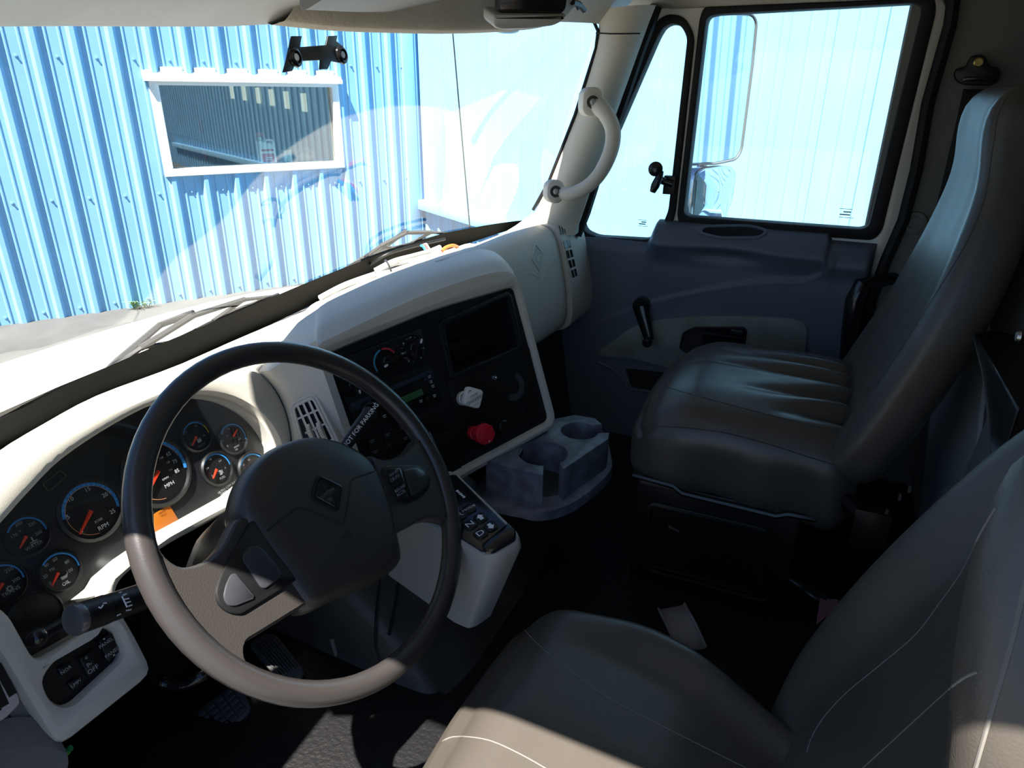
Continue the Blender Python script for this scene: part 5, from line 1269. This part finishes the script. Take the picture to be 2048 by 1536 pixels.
# pedestal box
bx = MB(); XF = Fr((.205, 0, 0), (0, -1, 0), (-1, 0, 0))
bx.prism(XF, roundpoly([(-.275, .10), (.045, .10), (.045, .345), (-.275, .345)], .01, 2), -.42, 0, DARKMET, .004)
bx.tube([XF.at(-.285, .352, 0), XF.at(-.20, .35, .004), XF.at(-.18, .338, .004), XF.at(-.0, .335, .004), XF.at(.02, .345, .004), XF.at(.07, .345, 0)], .007, DARKMET, 8)
bx.prism(XF, rr(-.125, .215, .25, .17, .02, 4), .0, .004, DARKMET, .002, [rr(-.125, .215, .225, .145, .015, 4)])
pdx = bx.build('pedestal', pst)
MB().tube([XF.at(*p, .012) for p in ((-.235, .142), (-.225, .136), (0.0, .136), (.012, .142))], .0035, DARKMET, 8).tube([XF.at(-.20, .25, .003), XF.at(-.175, .247, .009)], .004, DARKMET, 6).build('drawer_pull', pdx)
rc = MB().tube([Vector((.22, -.10, .40)), Vector((.22, -.15, .36)), Vector((.22, -.19, .36))], .018, DARKMET, 8).box(Fr((.2, -.16, .36), (0, 1, 0), (-1, 0, 0)), -.03, .03, -.03, .05, -.02, .004, DARKMET, .004)
rc.build('recliner_bracket', pst)
for (u, v, L) in ((1798, 1000, 12), (1773, 1027, 8), (1818, 985, 14)): MB().tube([P(u, v, x=.185), P(u + 2, v - L, x=.185)], .0028, STEEL, 6).build('recliner_bolt', pst)

# driver seat
dst = thing('driver_seat', (-.43, .1, .10), 'dark vinyl driver seat with pale stitching, one corner in full sun', 'seat')
def dc(u, v, w, p):
    t = (1 - v) / 2                     # 0 front .. 1 rear
    wid = 1 - .38 * sstep(.35, 1.05, t)
    x = -.437 + p.x * wid; y = .11 + p.y; z = .262 + p.z
    k = sstep(-.4, .6, w)
    z += k * (.026 * sstep(.55, .9, abs(u)) * sstep(0, .5, t) * (1 - sstep(.93, 1, abs(u)))  - .020 * (1 - u * u) * sstep(.2, .8, t) + .012 * (1 - abs(u)))
    z -= k * (.045 * sstep(.22, 0, t) ** 1.5) + .05 * sstep(.55, 1, t) * k
    if v > .9: y += .012 * (1 - u * u)
    return Vector((x, y, z))
m_ = MB(); cushion(m_, .238, .245, .085, .06, VINYL, dc, 40, 40, 12)
dcu = m_.build('cushion', dst, ang=70); db_ = m_.bvh(); s_ = MB()
drape(db_, [(1048, 1258), (1066, 1278), (1110, 1318), (1200, 1386), (1300, 1440), (1400, 1490), (1500, 1540), (1560, 1570)], .0008, STITCH, s_, 6, 0)
drape(db_, [(885, 1482), (905, 1474), (940, 1474), (985, 1483), (1040, 1508), (1090, 1536), (1130, 1560)], .0008, STITCH, s_, 6, 0)
s_.build('stitching', dcu)
def dbk(u, v, w, p):
    h = max(0.0, min(1.0, (p.z + .36) / .72))
    wid = 1 + .05 * math.sin(PI * h) - .22 * sstep(.70, 1.0, h) - .16 * sstep(.22, 0, h)
    x = -.437 + p.x * wid; z = .26 + h * .66
    y = -.085 - .29 * h + p.y
    if v > 0: y += (.050 * sstep(.62, .90, u) * max(0.0, math.sin(PI * h)) ** .6 if u > 0 else (.03 + .17 * sstep(.35, 1.0, h)) * sstep(.64, .86, -u)) - .008 * (1 - u * u)
    return Vector((x, y, z))
m_ = MB(); cushion(m_, .236, .050, .36, .042, VINYL, dbk, 40, 10, 40)
dbo = m_.build('backrest', dst, ang=70); dbb = m_.bvh(); s_ = MB()
drape(dbb, [(1614, 1505), (1622, 1478), (1645, 1438), (1690, 1388), (1760, 1330), (1830, 1270), (1880, 1205), (1925, 1140), (1960, 1070), (1992, 1016)], .0008, STITCH, s_, 6, 0)
drape(dbb, [(1716, 1545), (1760, 1505), (1820, 1450), (1880, 1395), (1925, 1358), (1955, 1344)], .0008, STITCH, s_, 6, 0)
drape(dbb, [(2052, 1160), (2040, 1215), (2025, 1280), (2008, 1340), (1990, 1400), (1970, 1470), (1950, 1540)], .0012, STITCH, s_, 6, 0)
if s_.v: s_.build('stitching', dbo)
MB().box(Fr((-.437, .10, .10), (1, 0, 0), (0, 0, 1)), -.19, .19, -.20, .18, 0, .10, DARKMET, .01).build('pedestal', dst)
# seat frame side plate and buckle beside the driver seat
tag(MB().box(Fr(P(1592, 1482, d=1.12), P(1620, 1482, d=1.12) - P(1590, 1482, d=1.12), (0, -.3, .9)), -.02, .035, -.03, .015, -.012, .008, CUPM, .006).build('buckle'), 'small blue grey belt buckle between the driver cushion and backrest', 'buckle')
# pink sheet, strap and strip on the floor
pp = [P(1640, 1196, d=1.42), P(1674, 1199, d=1.42), P(1660, 1250, d=1.42), P(1618, 1320, d=1.36), P(1632, 1250, d=1.38)]
tag(MB().add(pp + [q + Vector((.004, -.004, -.003)) for q in pp], [[0, 1, 2, 3, 4], [9, 8, 7, 6, 5]] + [[i, (i + 1) % 5, 5 + (i + 1) % 5, 5 + i] for i in range(5)], mat('pink paper', (.55, .25, .32), .8)).build('folder'), 'pink card folder edge sticking out behind the driver seat', 'folder')
st_ = [P(1545, 1132, d=1.46), P(1575, 1152, d=1.45), P(1620, 1182, d=1.43), P(1652, 1200, d=1.42)]
tag(MB().tube(spl(st_, 5), .010, BLACKG, 8, sq=.3).build('strap'), 'thin black strap arching over the floor behind the seats', 'strap')
sp_ = [(1314, 1218, 1.36), (1366, 1208, 1.36), (1404, 1290, 1.30), (1345, 1300, 1.30)]
pq = [P(u, v, z=z) for u, v, z in ((1314, 1222, .135), (1366, 1212, .135), (1410, 1300, .112), (1350, 1300, .112))]
sd = (pq[1] - pq[0]).normalized(); upv = (pq[1] - pq[0]).cross(pq[3] - pq[0]).normalized(); upv = upv if upv.z > 0 else -upv
STRIPM = mat('dull grey trim strip', (.26, .25, .25), .55)
rows = []
for a, b in ((pq[0], pq[1]), (pq[0].lerp(pq[3], .5) + upv * .004, pq[1].lerp(pq[2], .5) + upv * .004), (pq[3], pq[2])):
    rows.append([a - sd * .002 + upv * .012, a + upv * .002, a.lerp(b, .25) + upv * .0, a.lerp(b, .75), b + upv * .002, b + sd * .002 + upv * .012])
tag(MB().loft(rows, STRIPM).build('trim_strip', solid=.003), 'curved piece of dull grey trim lying on the black floor', 'trim strip')

# floor tunnel, engine cover, mats, pedals
ec_ = MB(); rows = []
for y, z, hw in ((.98, .36, .22), (.88, .355, .225), (.79, .34, .23), (.70, .29, .235), (.60, .22, .24), (.52, .15, .245), (.46, .105, .25)):
    rows.append([Vector((-.02 + hw * a, y, (z - .02 * abs(a) ** 3 - (z - .10) * (1 if abs(a) > 1.05 else 0)))) for a in (-1.12, -1.06, -1.0, -.9, -.6, -.2, .2, .6, .9, 1.0, 1.06, 1.12)])
for r in rows:
    r[0].z = r[1].z = .10; r[-1].z = r[-2].z = .10
ec_.loft(rows, ENGM)
eb = ec_.build('engine_cover', sub=2); tag(eb, 'charcoal padded engine cover rising from the floor between the footwells', 'engine cover')
ev = ec_.bvh(); s_ = MB()
drape(ev, [(765, 1130), (755, 1200), (752, 1290), (768, 1340), (776, 1410), (784, 1450)], .003, RUBBER, s_, 4, -.001)
drape(ev, [(800, 1140), (790, 1210), (778, 1270)], .003, RUBBER, s_, 4, -.001)
if s_.v: s_.build('seam_cord', eb)
SC = mat('scuff mark', (.16, .155, .12), .7)
s_ = MB(); drape(ev, [(664, 1276), (672, 1300), (680, 1330)], .006, SC, s_, 4, .0, 6)
if s_.v: s_.build('scuff_mark', eb)
mt = MB().prism(CF, roundpoly([(-.88, .14), (-.30, .14), (-.26, .45), (-.27, .95), (-.88, .95)], .03, 4), .10, .108, mat('ribbed mat rubber', (.003, .003, .0035), .55, bump=1.0, bscale=120), .003)
tag(mt.build('floor_mat'), 'black ribbed rubber mat in the driver footwell', 'mat')
def pedal(name, lbl, quad, m, grooves, depth=.018, bars=0):
    c = sum(quad, Vector()) / 4; n = (quad[1] - quad[0]).cross(quad[3] - quad[0]).normalized(); n = n if n.dot(CAM - c) > 0 else -n
    f = Fr(c, quad[1] - quad[0], n); q = [((p - c).dot(f.x), (p - c).dot(f.y)) for p in quad]; k = roundpoly(ccw(q), .016, 4)
    th_ = thing(name, c, lbl, 'pedal')
    MB().prism(f, k, -.012, .0, DARKMET, .003).build('backing_plate', th_)
    b = MB().prism(f, inset(k, -.003), .0, .007, m, .003)
    Q = [Vector(p) for p in q]
    nx, ny = grooves
    for i in range(nx):
        for j in range(ny):
            g = .10
            cs = [(i + g, j + g), (i + 1 - g, j + g), (i + 1 - g, j + 1 - g), (i + g, j + 1 - g)]
            def bil(s, t):
                s = .05 + .9 * s / nx; t = .05 + .9 * t / ny; return (Q[0].lerp(Q[1], s)).lerp(Q[3].lerp(Q[2], s), t)
            b.prism(f, ccw([tuple(bil(s, t)) for s, t in cs]), .006, .011, m, .0015)
    b.build('tread_pad', th_)
    return f, th_
PEDM = mat('worn pedal rubber', (.034, .034, .036), .6, bump=.5, bscale=300)
f, th_ = pedal('brake_pedal', 'square black brake pedal with a grid of raised pads', [P(392, 1432, d=1.17), P(432, 1488, d=1.14), P(505, 1418, d=1.16), P(470, 1372, d=1.19)], PEDM, (5, 4))
MB().tube([f.at(0, .0, -.01), f.at(.02, .06, -.05), Vector((-.50, 1.02, .35))], .012, DARKMET, 8).build('lever_arm', th_)
f, th_ = pedal('accelerator_pedal', 'long ribbed black accelerator pedal seen through the wheel', [P(500, 1290, d=1.22), P(572, 1372, d=1.15), P(612, 1350, d=1.16), P(545, 1268, d=1.23)], PEDM, (1, 7))
MB().tube([f.at(.0, .0, -.01), f.at(.0, .0, -.07)], .012, DARKMET, 8).build('lever_arm', th_)

# panel standing proud of the back wall behind the passenger, and the document bin on it
YP = -.315
BWF = Fr((0, YB, 0), (-1, 0, 0), (0, 1, 0)); BPF = Fr((0, YP, 0), (-1, 0, 0), (0, 1, 0))
mo_ = MB().prism(BWF, roundpoly([(-.885, .10), (-.02, .10), (-.02, .98), (-.885, .98)], .03, 4), 0, YP - YB, GREYP, .02)
q = BPF.pxs([(1836, 1100), (1860, 900), (1880, 700), (1905, 560), (1985, 560), (1975, 760), (1960, 900), (1962, 1100)], .0); mo_.prism(BPF, roundpoly(ccw(q), .02, 4), -.01, .008, GREYG, .006)
q = BPF.pxs([(1840, 1130), (1862, 1010), (1890, 965), (1930, 955), (1950, 985), (1965, 1110)], .02); mo_.prism(BPF, roundpoly(ccw(q), .03, 4), -.01, .026, GREYG, .018)
struct(mo_.build('trim_back_panel'))
YD = -.236
DB = thing('document_bin', Vector((.2, YD, .40)), 'black open document bin fixed to the back wall between the seats', 'bin')
fq = [P(u, v, y=YD) for u, v in ((1945, 662), (1953, 690), (1966, 740), (1978, 830), (1988, 990), (1990, 1060))]
lf = MB(); ins_ = [Vector((q.x - .0, YP + .012, q.z)) for q in fq]; rgt = [Vector((-.12, YD, q.z + .01)) for q in fq]
lf.loft([ins_, fq], DARKMET).loft([fq, rgt], DARKMET).loft([ins_, [Vector((-.12, YP + .012, q.z)) for q in fq]], DARKMET)
lf.build('bin_shell', DB, solid=.003)
MB().tube([fq[0] + Vector((0, .001, 0)), fq[1], fq[2], fq[3], fq[4]], .0022, mat('bin edge', (.05, .055, .06), .4), 6).build('bin_edge', DB)
MB().prism(Fr((.10, YD - .035, .56), (-1, 0, -.25), (0, 1, 0)), rr(0, 0, .10, .30, .01, 2), 0, .003, mat('grey sheet', (.12, .125, .12), .6)).build('divider', DB)
x_ = P(2040, 673, y=YD); MB().lathe(Fr(x_, (1, 0, 0), (0, 1, 0)), [(.007, 0), (.006, .004), (0, .005)], STEEL, 10).build('rivet', DB)

# ================================================================== LOOSE CABLES ON THE DASH
cbl = thing('cable_bundle', P(800, 540, z=.70), 'white bundled cable tied up on the dash below the windscreen', 'cable')
CW = mat('white cable sheath', (.42, .42, .41), .5)
bl = [(640, 596, .655), (690, 570, .672), (752, 548, .695), (790, 536, .705), (830, 524, .71), (878, 505, .715)]
cp_ = [P(u, v, z=z) for u, v, z in bl]
mb = MB(); mb.tube(spl(cp_[:3], 6), .007, CW, 8)
for k in range(7):
    o = Vector((random.uniform(-.01, .01), random.uniform(-.010, .010), random.uniform(-.004, .012))); w = random.uniform(-.008, .008)
    pts = [cp_[2] + o * .6] + [c + o + Vector((0, w * math.sin(i * 2), .004 * math.sin(i * 1.7 + k))) for i, c in enumerate(cp_[3:])]
    mb.tube(spl(pts, 6), .0072, CW, 8)
mb.build('cable_loops', cbl)
tc_ = cp_[3].lerp(cp_[2], .35); tg = (cp_[3] - cp_[2]).normalized(); ft = Fr(tc_ + Vector((0, 0, .003)), tg.cross(Vector((0, 0, 1))), tg)
MB().tube([ft.at(.024 * math.cos(t), .020 * math.sin(t)) for t in [2 * PI * k / 20 for k in range(20)]], .0022, mat('cable tie', (.03, .03, .035), .5), 6, closed=True).tube([ft.at(.0, .02), ft.at(.004, .036, .004)], .003, IVORY, 6).build('cable_tie', cbl)
for (c, dx, nm) in (((.05, .35, .75), -.004, 'blue end'), ((.7, .06, .04), .004, 'red end'), ((.8, .8, .8), .012, 'white end')):
    a = P(855, 503, z=.716) + Vector((dx, 0, 0)); MB().tube([a, a + Vector((.012, .018, .012)), a + Vector((.024, .03, .008))], .0035, mat('wire ' + nm, c, .4), 8).build('wire_end', cbl)
tag(MB().tube(spl([P(880, 505, z=.713), P(892, 495, z=.722), P(905, 491, z=.724), P(915, 494, z=.715)], 6), .0045, mat('orange wire', (.8, .16, .03), .45), 8).build('orange_wire'), 'short loop of orange wire right of the white cable bundle', 'wire')
ogr = thing('wire_bunch', P(118, 1510, d=.86), 'green, yellow and orange wires poking out below the driver end of the dash', 'wires')
for nm, c, L in (('green_wire', (.03, .30, .10), [(142, 1496), (128, 1505), (112, 1522), (106, 1540)]), ('yellow_wire', (.75, .6, .03), [(122, 1514), (116, 1522), (112, 1532), (114, 1545)]), ('orange_strand', (.85, .22, .03), [(128, 1512), (126, 1522), (118, 1534), (118, 1548)]), ('lime_wire', (.25, .5, .05), [(136, 1502), (120, 1516), (109, 1530)])):
    MB().tube(spl([P(u, v, d=.87) for u, v in L], 5), .0042, mat(nm, c, .45), 8).build(nm, ogr)
# grey loose hose and dark cables near the glass
tag(MB().tube(spl([P(740, 530, z=.66), P(775, 508, z=.69), P(830, 492, z=.70), P(890, 478, z=.705)], 5), .004, BLACK, 8).build('black_cable'), 'black cable running along the dash edge behind the white bundle', 'cable')
